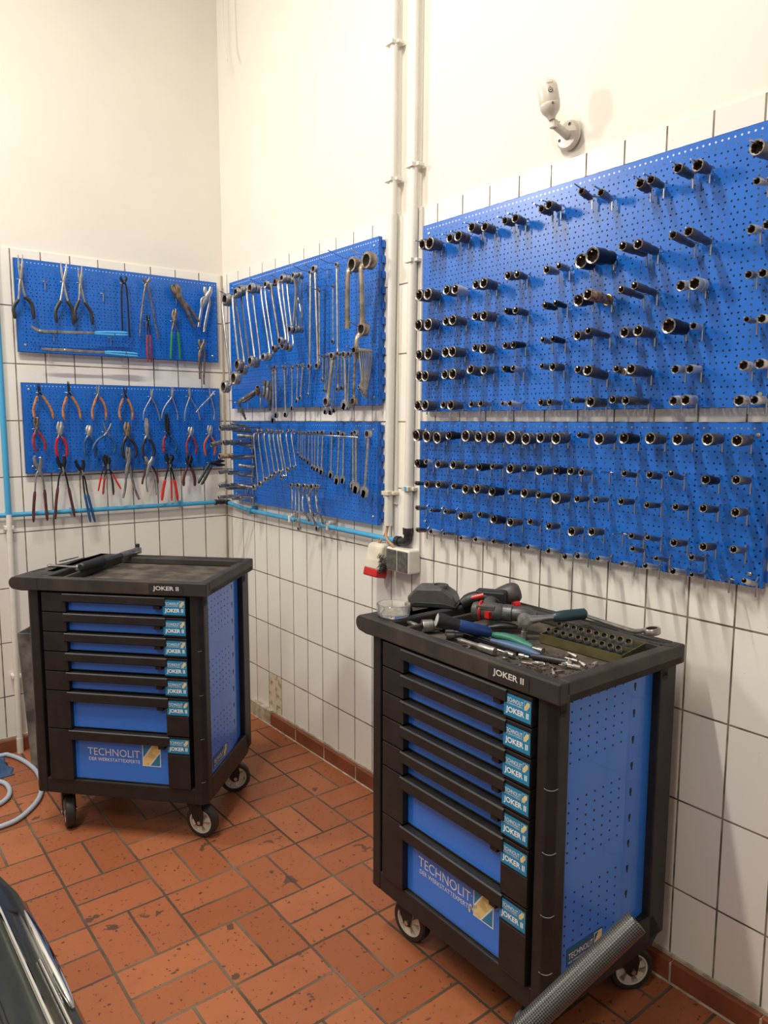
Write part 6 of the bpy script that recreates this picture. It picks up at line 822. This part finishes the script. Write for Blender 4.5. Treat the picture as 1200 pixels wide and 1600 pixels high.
    b = BM(); bx(b, tx0+.001, tx1-.001, ty0+.001, ty1-.001, zt+.0215, zt+.0228); obj('tray_mat', b, 'dusty', root)
    b = BM()
    for y0, a_ in ((yf+.10, 0), (yf+.20, .012), (yf+.30, .026)):
        lathe(b, (-.014+a_, y0+.03, zT-.0002), (0, 0, 1), [(0, .015), (.0004, .015)], 20); bx(b, -.026+a_, -.008+a_, y0-.02, y0+.02, zT-.001, zT+.0003)
    for q in (.22, .42, .56): bx(b, q, q+.09, yr-.040, yr-.028, zT-.001, zT+.0003)
    obj('tool_slot', b, 'dark', root)
    b = BM(); lathe(b, (W-.04+.035, yf+.445 if worn else yf+.40, zT), (0, 0, 1), [(0, .018), (.001, .018), (.001, .014), (.0003, .013)], 24); obj('round_recess', b, 'black', root)
    b = BM(); og = V((.476, yf-.0012, zt+.008)); ux, uz = V((1, 0, 0)), V((0, 0, 1)); quad(b, og, ux, uz, 0, .125, 0, .032, 1); put_text(b, 'JOKER II', og+ux*.016+uz*.007, ux, uz, .094, .019, 0, .022); obj('name_plate', b, ['lettn', 'ink'], root)
    for (x, y), a in zip(((.075, .075), (W-.075, .075), (.075, D-.075), (W-.075, D-.075)), angs): castor(root, x, y, a)
    return root
cart((-1.181, -.793), radians(-47.18), 'left tool cart in the corner with a torque wrench on its bare top', (radians(-52), radians(-10), radians(0), radians(25)), False)
cart((-.538, -1.986), radians(-90.5), 'right tool cart by the wall, its top strewn with tools', (radians(8), radians(-100), radians(120), radians(60)), True)

# ------------------------------------------------------------ things on the left cart
TZ = .976; n_before = set(COL.objects)
def lathe_thing(name, A, d, prof, mats, label, cat, group=None, seg=20):
    b = BM(); lathe(b, A, d, prof, seg); return tag(obj(name, b, mats, loc=A), label, cat, group)
A = V((-1.020, -.898, .993)); B_ = V((-.715, -.668, .992)); d = (B_-A).normalized()
tw = thing('torque_wrench', 'torque wrench with black handle lying across the left cart top', 'wrench', A)
b = BM(); lathe(b, (0, 0, 0), d, [(0, .010), (.004, .015), (.02, .017), (.10, .017), (.115, .020), (.128, .020), (.132, .012)], 18); obj('handle', b, 'grip_k', tw)
b = BM(); lathe(b, d*.13, d, [(0, .0115), (.14, .0115), (.142, .010), (.215, .010), (.22, .008), (.24, .008)], 18); obj('shaft', b, mat('dark grey wrench tube', (.12, .125, .13), .35, .8), tw)
b = BM(); lathe(b, d*.24, d, [(0, .008), (.012, .013), (.115, .014), (.13, .010)], 18); lathe(b, d*.365+V((0, 0, -.010)), (0, 0, 1), [(0, .016), (.022, .016), (.023, .008), (.026, .007), (.040, .007)], 16); obj('ratchet_head', b, 'steel', tw)
b = BM(); lathe(b, d*.365+V((0, 0, .016)), (0, 0, 1), [(0, .009), (.012, .009), (.012, .006)], 12); obj('reverse_knob', b, 'grip_k', tw)
A = V((-1.085, -.735, .982)); B_ = V((-1.010, -.862, .985)); d = (B_-A).normalized()
b = BM(); ring_head(b, A, (0, 0, 1), .010, .006); sweep(b, [A+d*.008, B_], .006, 8, nrm=(0, 0, 1), flat=.6); lathe(b, B_-V((0, 0, .008)), (0, 0, 1), [(0, .018), (.014, .018), (.018, .012)], 18)
tag(obj('ratchet', b, ['chrome', 'inner'], loc=A), 'small bright ratchet lying beside the torque wrench handle', 'ratchet')
A = V((-1.03, -.66, .979)); b = BM(); sweep(b, [A, A+V((.085, .055, 0))], [.005, .004], 8, nrm=(0, 0, 1), flat=.6); sweep(b, [A+V((.03, -.03, 0)), A+V((.10, .02, 0))], .003, 8)
tag(obj('steel_strip', b, 'worn', loc=A), 'worn flat steel strip at the back left of the left cart top', 'tool')

# worktop height is 12 mm under the 0.976 m used above
for o in set(COL.objects)-n_before:
    if o.parent is None: o.location += V((.020, .065, -.0124))
n_before = set(COL.objects)
# ------------------------------------------------------------ things on the right cart
RZ = .952
# ashtray
b = BM(); lathe(b, (-.515, -2.050, TZ+.001), (0, 0, 1), [(0, .001), (0, .042), (.006, .047), (.034, .049), (.036, .047), (.036, .044), (.030, .042), (.010, .040), (.008, .001)], 40)
ash = tag(obj('glass_bowl', b, 'glass', loc=(-.515, -2.05, TZ+.001)), 'clear round glass ashtray on the left front corner of the right cart', 'ashtray')
b = BM(); lathe(b, (0, 0, .0086), (0, 0, 1), [(0, .034), (.0025, .030)], 24); obj('ash_residue', b, mat('pale ash', (.36, .34, .29), .9, noise=.4, nscale=90), ash)
# battery charger
ch = thing('battery_charger', 'black battery charger block at the back left of the right cart', 'charger', (-.335, -2.020, .977), radians(-52))
b = BM(); pr = [(-.068, 0), (.070, 0), (.074, .014), (.066, .034), (.030, .058), (-.045, .056), (-.074, .028)]
prism(b, [(x, 0, z) for x, z in pr], (0, 1, 0), .085); obj('housing', b, 'drill', ch, bevel=.006)
b = BM(); prism(b, [(x*1.04, 0, z*.28) for x, z in pr], (0, 1, 0), .092); obj('base_tray', b, 'grip_k', ch, bevel=.003)
b = BM(); lathe(b, (.018, 0, .056), (0, 0, 1), [(0, .028), (.006, .026), (.006, .018), (.001, .017)], 20); obj('battery_port', b, 'drill', ch)
# cordless drill on its side
dr = thing('cordless_drill', 'grey and red cordless drill lying on its side on the right cart', 'drill', (-.36, -2.225, 1.005))
d = V((.06, -.10, 0)).normalized(); s_ = V((.10, .06, 0)).normalized()
b = BM(); lathe(b, -d*.012, d, [(0, .014), (.004, .021), (.012, .0235), (.060, .0245), (.084, .0235), (.087, .021)], 20); sweep(b, [V((-.012, -.014, .014)), V((-.012, -.014, .014))+d*.05], .007, 6, square=True); obj('motor_housing', b, 'drill', dr)
b = BM(); lathe(b, d*.075, d, [(0, .021), (.003, .0235), (.026, .0235), (.028, .020), (.050, .0205), (.075, .0165), (.086, .0105), (.092, .009)], 20); obj('chuck', b, 'gun', dr)
b = BM(); sweep(b, smooth_path([d*.025, d*.02+s_*.06+V((0, 0, .000)), d*.012+s_*.13+V((0, 0, -.002))], 4), [.020]*8+[.018], 12, nrm=(0, 0, 1), flat=.8); obj('handle', b, 'drill', dr)
b = BM(); q = s_*.150+d*.008; prism(b, [q+d*.045-s_*.018, q+d*.045+s_*.024, q-d*.045+s_*.024, q-d*.045-s_*.018], (0, 0, 1), .050); obj('battery', b, 'grip_k', dr, bevel=.006)
b = BM(); lathe(b, d*.01, d, [(0, .0268), (.002, .0285), (.005, .0285), (.007, .027)], 20, caps=(False, False)); bmesh.ops.translate(b, verts=b.verts, vec=(0, 0, 0)); q_ = d*.038+V((-.020, -.013, -.004)); bx(b, q_.x-.006, q_.x+.010, q_.y-.008, q_.y+.008, q_.z-.009, q_.z+.009); obj('red_trim', b, 'redp', dr)
b = BM(); sweep(b, [V((-.014, -.010, .0185))+d*.006, V((-.014, -.010, .0185))+d*.034], .0030, 6); obj('red_stripe', b, 'redp', dr)
# second tool behind: dark impact handle with red
d2 = thing('electric_screwdriver', 'black and red power tool handle lying behind the drill', 'power tool', (-.262, -2.066, .985))
b = BM(); sweep(b, smooth_path([(-.03, -.03, 0), (0, -.05, .018), (.035, -.085, .022), (.05, -.12, .01)], 4), [.014, .017, .02, .02, .02, .02, .02, .022, .022, .022, .022, .02, .016], 12); obj('handle', b, 'grip_k', d2)
b = BM(); sweep(b, [(-.012, -.052, .020), (.014, -.078, .030)], .010, 10); obj('red_button', b, 'redp', d2)
d3 = thing('angle_driver', 'dark power tool with a fat rounded grip and red collar at the back', 'power tool', (-.170, -2.163, .985))
b = BM(); sweep(b, smooth_path([(-.075, .045, .002), (-.03, .02, .012), (.005, .0, .024), (.035, -.02, .034)], 4), [.015, .017, .019, .022, .025, .028, .030, .031, .032, .033, .033, .030, .022], 14); obj('grip', b, 'drill', d3)
b = BM(); sweep(b, [(-.03, -.055, .004), (-.012, -.06, .006)], .013, 12); obj('red_collar', b, 'redp', d3)
# flashlight
A = V((-.534, -2.254, 1.012)); B_ = V((-.412, -2.330, .972)); d = (B_-A).normalized()
fl = thing('flashlight', 'black flashlight with blue rear half pointing left on the right cart', 'torch', A)
b = BM(); lathe(b, (0, 0, 0), d, [(0, .0165), (0, .020), (.02, .020), (.04, .0165), (.06, .015)], 20, caps=(False, True)); obj('head', b, 'grip_k', fl)
b = BM(); lathe(b, -d*.0004, d, [(0, .0), (0, .0165)], 20, caps=(False, False)); obj('lens', b, 'lens', fl)
b = BM(); lathe(b, d*.06, d, [(0, .015), (.002, .016), (.080, .016), (.088, .012)], 14); obj('blue_grip', b, 'navy', fl)
# ratchet with petrol grip
A = V((-.33, -2.375, 1.003)); B_ = V((-.172, -2.452, 1.012)); d = (B_-A).normalized()
rt_ = thing('ratchet', 'large chrome ratchet with petrol grip leaning over the socket tray', 'ratchet', A)
b = BM(); n = V((-.62, -.78, .10)).normalized(); lathe(b, -n*.008, n, [(0, .019), (.016, .020), (.018, .012)], 20); lathe(b, n*.008, n, [(0, .010), (.006, .009)], 16); sweep(b, [d*.010, d*.05, d*.085], [.014, .009, .008], 10); lathe(b, d*.0+V((0, 0, -.016)), (0, 0, -1), [(0, .006), (.012, .006), (.014, .0085), (.034, .0085)], 14); obj('ratchet_head', b, 'chrome', rt_)
b = BM(); lathe(b, d*.080, d, [(0, .010), (.006, .014), (.035, .016), (.075, .015), (.092, .015), (.098, .009)], 18); obj('grip', b, 'petrol', rt_)
# dark pliers / knife between
b = BM(); A = V((-.360, -2.27, .966)); sweep(b, smooth_path([A, A+V((.03, -.03, .006)), A+V((.055, -.06, .004))], 4), [.008, .010, .012, .013, .013, .013, .012, .011, .007], 10, nrm=(0, 0, 1), flat=.7); lathe(b, A+V((.06, -.068, .0)), (0, 0, 1), [(0, .008), (.004, .008)], 12)
tag(obj('pocket_knife', b, 'grip_k', loc=A), 'black folding tool lying between flashlight and ratchet head', 'tool')
# green handled and blue handled tools
A = V((-.410, -2.335, .968)); gp = thing('pruning_pliers', 'sea-green handled pliers lying in the middle of the right cart', 'pliers', A)
b = BM(); sweep(b, smooth_path([(0, 0, 0), (.004, -.05, .004), (0, -.10, .003), (-.003, -.14, .0)], 4), [.008, .009, .010, .011, .011, .011, .011, .011, .011, .010, .010, .009, .007], 12); obj('grip', b, 'tealg', gp)
b = BM(); sweep(b, [(.012, .0, 0), (.022, -.055, .002), (.016, -.10, .002)], [.006, .008, .006], 12); obj('grip', b, 'tealg', gp)
b = BM(); lathe(b, (-.003, -.14, 0), (0, -1, 0), [(0, .005), (.02, .005), (.021, .008), (.034, .008)], 14); obj('steel_tip', b, 'steel', gp)
A = V((-.440, -2.36, .964)); bp = thing('screwdriver', 'slate blue handled tool with a dark blade lying along the tray rail', 'tool', A)
b = BM(); sweep(b, [(0, 0, 0), (.004, -.05, 0), (.006, -.12, 0), (.006, -.158, -.002)], [.006, .011, .012, .006], 12); obj('grip', b, 'steelblue', bp)
b = BM(); sweep(b, [(0, 0, 0), (-.002, .12, 0), (-.004, .19, 0)], [.0045, .0045, .003], 8); obj('blade', b, 'blk', bp)
b = BM(); A = V((-.447, -2.50, .960)); sweep(b, [A, A+V((.012, -.03, 0)), A+V((.03, -.085, 0))], [.006, .009, .009], 10)
tag(obj('punch', b, 'grip_k', loc=A), 'short black tool handle right of the blue handle', 'tool')
b = BM(); A = V((-.462, -2.475, .958)); lathe(b, A, (.3, -1, 0), [(0, .004), (0, .0065), (.014, .0065), (.015, .004), (.026, .004)], 12)
tag(obj('bit_socket', b, 'chrome', loc=A), 'little chrome bit by the end of the blue handle', 'bit')
# socket tray
tr = thing('socket_tray', 'oily olive metal tray of small chrome sockets on the right cart', 'tray', (-.323, -2.423, .953))
P0, PX, PY = V((0, 0, 0)), V((.010, -.240, 0)), V((.13, .022, 0))
def trp(u, v, z): return PX*u+PY*v+V((0, 0, z))
b = BM()
for (u0, v0), (u1, v1) in (((0, 0), (1, 0)), ((1, 0), (1, 1)), ((1, 1), (0, 1)), ((0, 1), (0, 0))):
    a_, c_2 = trp(u0, v0, 0), trp(u1, v1, 0); prism(b, [a_, c_2, c_2+V((0, 0, .024)), a_+V((0, 0, .024))], (c_2-a_).cross(V((0, 0, 1))).normalized(), .0025)
prism(b, [trp(0, 0, 0), trp(1, 0, 0), trp(1, 1, 0), trp(0, 1, 0)], (0, 0, 1), .002); prism(b, [trp(0, .42, .0), trp(1, .42, .0), trp(1, .42, .026), trp(0, .42, .026)], PY.normalized(), .002)
obj('pan', b, 'olive', tr)
b = BM(); prism(b, [trp(.02, .05, .016), trp(.98, .05, .016), trp(.98, .95, .016), trp(.02, .95, .016)], (0, 0, 1), .004); obj('insert', b, 'blk', tr)
for i in range(20):
    row, k = divmod(i, 10); u = .06+k*.095; v = .20+row*.42; r = .0056+.0002*k+.001*row
    c = V((-.323, -2.423, .953))+trp(u, v, .024+.004*row); b = BM(); lathe(b, c, V((-.66, -.30, .62)), [(0, .001), (0, r), (.017, r), (.018, r*.92), (.017, r*.72, 1), (.008, r*.6, 1)], 16)
    tag(obj('socket', b, ['bright', 'inner'], loc=c), '%s small chrome socket in the %s row of the olive tray' % (ORD[k], ['front', 'back'][row]), 'socket', 'sockets in the olive tray')
# big cranked ring spanner behind the tray
A = V((-.130, -2.40, .992)); B_ = V((-.160, -2.645, 1.005)); b = BM(); dd = (B_-A).normalized()
pth = smooth_path([A, A+dd*.02+V((0, 0, 0)), A+dd*.17+V((0, 0, -.010)), A+dd*.205+V((0, 0, -.008)), B_-dd*.018], 5)
sweep(b, pth, .0078, 10, nrm=(0, 0, 1), flat=.75); ring_head(b, B_, V((-.1, .15, 1)).normalized(), .0205, .016, .70); ring_head(b, A-dd*.012, (0, 0, 1), .018, .014, .68)
tag(obj('spanner', b, ['chrome', 'inner'], loc=A), 'large shiny cranked ring spanner lying along the back of the right cart', 'spanner')
# loose items along the front
def rod(name, A, B_, prof, mats, label, cat, group=None):
    A, B_ = V(A), V(B_); L = (B_-A).length; lathe_thing(name, A, (B_-A), [(t*L, r, *m_) for t, r, *m_ in prof], mats, label, cat, group)
hp = [(.35, .5, 1), (.05, .62, 1), (0, .95, 0), (.04, 1, 0), (.5, 1, 0), (.55, .8, 0), (1, .78, 0)]
def sk(r): return [(t, q*r, m_) for t, q, m_ in hp]
rod('socket', (-.512, -2.170, .972), (-.462, -2.195, .972), sk(.0175), ['steel', 'inner'], 'large steel socket lying in the front tray near the ashtray', 'socket')
rod('socket', (-.500, -2.252, .966), (-.462, -2.275, .966), sk(.0125), ['steel', 'inner'], 'medium steel socket lying below the flashlight', 'socket')
rod('extension_bar', (-.500, -2.300, .964), (-.500, -2.430, .964), [(0, .005, 0), (.04, .005, 0), (.05, .0065, 0), (.55, .0065, 0), (.6, .0095, 0), (.97, .0105, 0), (1, .009, 0)], ['chrome', 'inner'], 'chrome extension bar ending in a socket near the cart front edge', 'tool')
rod('bit_holder', (-.478, -2.418, .961), (-.480, -2.475, .961), [(0, .0035, 0), (.5, .0035, 0), (.52, .0065, 0), (1, .0065, 0)], ['chrome', 'inner'], 'short chrome bit holder behind the extension bar', 'tool')
rod('socket', (-.512, -2.475, .953), (-.512, -2.475, .975), [(0, .0075, 0), (.5, .0075, 0), (.55, .0065, 0), (1, .0065, 0)], ['steel', 'inner'], 'small steel socket standing upright near the cart front edge', 'socket')
rod('extension_bar', (-.500, -2.085, .966), (-.508, -2.158, .966), [(0, .004, 0), (.3, .004, 0), (.32, .007, 0), (1, .007, 0)], ['chrome', 'inner'], 'short chrome bar left of the large loose socket', 'tool')
b = BM(); A = V((-.520, -2.245, .958)); sweep(b, [A, A+V((-.002, -.085, 0))], .006, 8, nrm=(0, 0, 1), flat=.3); ring_head(b, A+V((.0, -.10, 0)), (0, 0, 1), .014, .006)
tag(obj('spanner', b, ['steel', 'inner'], loc=A), 'small flat steel spanner lying at the cart front edge', 'spanner')
for k, (x, y, r) in enumerate(((-.518, -2.448, .009), (-.512, -2.512, .010), (-.500, -2.535, .007))):
    b = BM(); lathe(b, (x, y, .9535), (0, 0, 1), [(0, r*.5), (0, r), (.0018, r), (.0018, r*.5)], 18, caps=(False, False))
    tag(obj('washer', b, ['steel', 'steel', 'worn'][k], loc=(x, y, .9535)), ['bright washer nearest the upright socket', 'wider washer right of the upright socket', 'smallest washer, rightmost of the three at the front'][k], 'washer', 'loose washers')
b = BM(); lathe(b, (-.506, -2.570, .953), (0, 0, 1), [(0, .004), (0, .0085), (.008, .0085), (.008, .004)], 6, caps=(False, False)); tag(obj('nut', b, 'worn', loc=(-.506, -2.57, .953)), 'single hexagon nut on the dusty tray near the name plate', 'nut')
# pile of bits
R3 = random.Random(3); where = ['front', 'left', 'middle', 'back', 'right']
for i in range(22):
    x = -.505+.15*R3.random(); y = -2.545-.085*R3.random(); a = R3.uniform(0, pi); r = R3.uniform(.003, .0048); L = R3.uniform(.022, .036)
    z = .953+r+(.006 if i > 14 else 0); A = V((x, y, z)); d = V((cos(a), sin(a), R3.uniform(0, .15)))
    b = BM(); lathe(b, A, d, [(0, r*.5, 1), (0, r*.95), (L*.45, r), (L*.5, r*.65), (L*.85, r*.6), (L, r*.3)], 10)
    tag(obj('screw_bit', b, ['bright' if i % 3 else 'worn', 'inner'], loc=A), 'small steel bit in the loose heap at the right front of the cart', 'bit', 'heap of loose bits')
# crumbs and dirt on the tray: uncountable
b = BM()
for i in range(260):
    x = R3.uniform(-.535, -.36); y = R3.uniform(-2.66, -2.42); q = R3.uniform(.0006, .0018)
    bx(b, x-q, x+q, y-q, y+q, .9515, .9515+q)
tag(obj('swarf', b, 'worn'), 'fine metal swarf and grit on the front of the right worktop', 'swarf', kind='stuff')
# tray divider rail
b = BM(); A = V((-.452, -2.055, .952)); sweep(b, [A+V((0, .0, .012)), A+V((.005, -.40, .008)), A+V((.03, -.51, .006))], [.004, .004, .004], 6); bx(b, -.456, -.444, -2.46, -2.06, .952, .960)
sweep(b, [A+V((.012, .012, .008)), A+V((.0, .006, .042))], [.007, .004], 8)
tag(obj('divider_strip', b, 'blk', loc=A), 'long black divider strip with an upright tab, lying lengthwise in the tray', 'strip')

for o in set(COL.objects)-n_before:
    if o.parent is None: o.location += V((.033, .030, -.0124))
# ------------------------------------------------------------ floor level things
A = V((-.500, -2.840, .497)); B_ = V((-.952, -2.594, .045)); L = (B_-A).length; b = BM()
lathe(b, (0, 0, 0), (0, 0, 1), [(.03, .0205), (0, .0215), (0, .0235), (.004, .0245), (L, .0245)], 32)
tube = obj('jack_handle', b, 'knurl'); tube.location = A; tube.rotation_euler = (B_-A).to_track_quat('Z', 'Y').to_euler()
tag(tube, 'black patterned tube leaning in front of the right cart corner', 'tube')
b = BM(); P = [(-1.40, .05), (-1.163, -.024-.02), (-1.132, -.062), (-1.096, -.157), (-1.076, -.283), (-1.080, -.40), (-1.099, -.494), (-1.141, -.586), (-1.208, -.664), (-1.261, -.692), (-1.33, -.69), (-1.42, -.64)]
P[0] = (-1.33, -.05)
sweep(b, smooth_path([(x, y, .011) for x, y in P], 5), .0095, 12); tag(obj('hose', b, 'hose', loc=(-1.33, -.05, .011)), 'larger pale blue hose loop running behind the left cart', 'hose')
b = BM(); P = [(-1.36, -.26), (-1.27, -.28), (-1.219, -.311), (-1.202, -.36), (-1.205, -.428), (-1.23, -.486), (-1.28, -.52), (-1.38, -.53)]
sweep(b, smooth_path([(x, y, .011) for x, y in P], 5), .0095, 12); tag(obj('hose', b, 'hose', loc=(-1.36, -.26, .011)), 'smaller pale blue hose loop at the left edge of the floor', 'hose')
# crumpled blue cloth
b = BM(); bmesh.ops.create_grid(b, x_segments=36, y_segments=36, size=.5)
from mathutils import noise as mn
for v in b.verts:
    x, y = v.co.x, v.co.y; r = sqrt(x*x+y*y)/.5
    h = max(0, 1-r**2.2); z = h*.095+.03*mn.noise(V((x*9, y*9, 1)))*h+.015*mn.noise(V((x*22, y*22, 4)))*h
    v.co = V((x*.34+.015*mn.noise(V((y*8, 2, x*3))), y*.22, max(0, z)+.004))
o = obj('cloth', b, 'cloth', smooth=True); o.location = (-1.325, -.150, 0); tag(o, 'crumpled blue cloth on the floor against the left wall', 'cloth')
o.modifiers.new('thickness', 'SOLIDIFY').thickness = .002
# dusty bin behind the left cart
bn = thing('bin', 'dusty black plastic bin standing behind the left cart', 'bin', (-.965, -.250, 0), radians(-40))
b = BM(); T_ = .004
def ring4(w0, d0, z): return [V((-w0, -d0, z)), V((w0, -d0, z)), V((w0, d0, z)), V((-w0, d0, z))]
lo, hi = ring4(.095, .065, .0), ring4(.115, .085, .615); li, hi_ = ring4(.091, .061, .004), ring4(.110, .080, .615)
vs = [[b.verts.new(p) for p in r] for r in (lo, hi, hi_, li)]
for r0, r1 in zip(vs, vs[1:]):
    for i in range(4): b.faces.new((r0[i], r0[(i+1) % 4], r1[(i+1) % 4], r1[i]))
b.faces.new(vs[0]); b.faces.new(vs[3])
obj('bin_shell', b, 'bin', bn, bevel=.003)
b = BM(); bx(b, -.115, -.108, -.035, .035, .56, .58); obj('handle_hole', b, 'dark', bn)

# car corner, bottom left
cr = thing('car', 'glossy black car corner with chrome trim at the bottom left', 'car', (-1.5, -2.2, 0))
def carsec(y):
    t = (y+3.1)/1.5; xe = -1.455-.02*t-.9*max(0, y+2.02)**1.7
    return xe
ys = [-3.3, -3.0, -2.7, -2.45, -2.3, -2.15, -2.02, -1.92, -1.84, -1.76, -1.68, -1.6]
pf = [(-.20, .16), (-.10, .18), (-.04, .26), (-.012, .36), (0, .44), (-.004, .50), (-.020, .535), (-.030, .538), (-.045, .56), (-.080, .60), (-.14, .63), (-.22, .645), (-.36, .655), (-.60, .66), (-1.0, .66)]
b = BM(); rg = [[b.verts.new((carsec(y)+px+1.5, y+2.2, pz)) for px, pz in pf] for y in ys]
for r0, r1 in zip(rg, rg[1:]):
    for i in range(len(pf)-1): f = b.faces.new((r0[i], r0[i+1], r1[i+1], r1[i])); f.smooth = True
b.faces.new(rg[-1]); b.faces.new(rg[0][::-1])
obj('bumper', b, 'paint', cr)
def cs(y, i, dx=0, dz=0): px, pz = pf[i]; return V((carsec(y)+px+1.5+dx, y+2.2, pz+dz))
b = BM(); yy = [-2.10, -2.15, -2.20, -2.26, -2.32, -2.38, -2.42]; sweep(b, smooth_path([cs(y, 7, .006, .002) for y in yy], 3), [.002+.009*sin(pi*min(1, k/18))**.7 for k in range(19)], 10, nrm=(0, 0, 1), flat=.8); obj('chrome_trim', b, 'mirror', cr)
b = BM(); sweep(b, [cs(y, 9, .0, .004) for y in (-2.16, -2.3, -2.5, -2.7, -3.0)], .0045, 8); sweep(b, [cs(y, 8, .0, .004) for y in (-2.3, -2.5, -2.7, -3.0)], .003, 8); obj('chrome_strip', b, 'mirror', cr)
b = BM(); sweep(b, [cs(y, 10, .0, -.001) for y in (-1.85, -2.0, -2.15, -2.3, -2.5, -3.0)], .005, 8); sweep(b, smooth_path([cs(-2.13, 8, 0, 0), cs(-2.17, 10, 0, 0), cs(-2.12, 12, 0, 0), cs(-2.08, 13, 0, 0)], 4), .004, 8); obj('panel_gap', b, 'dark', cr)
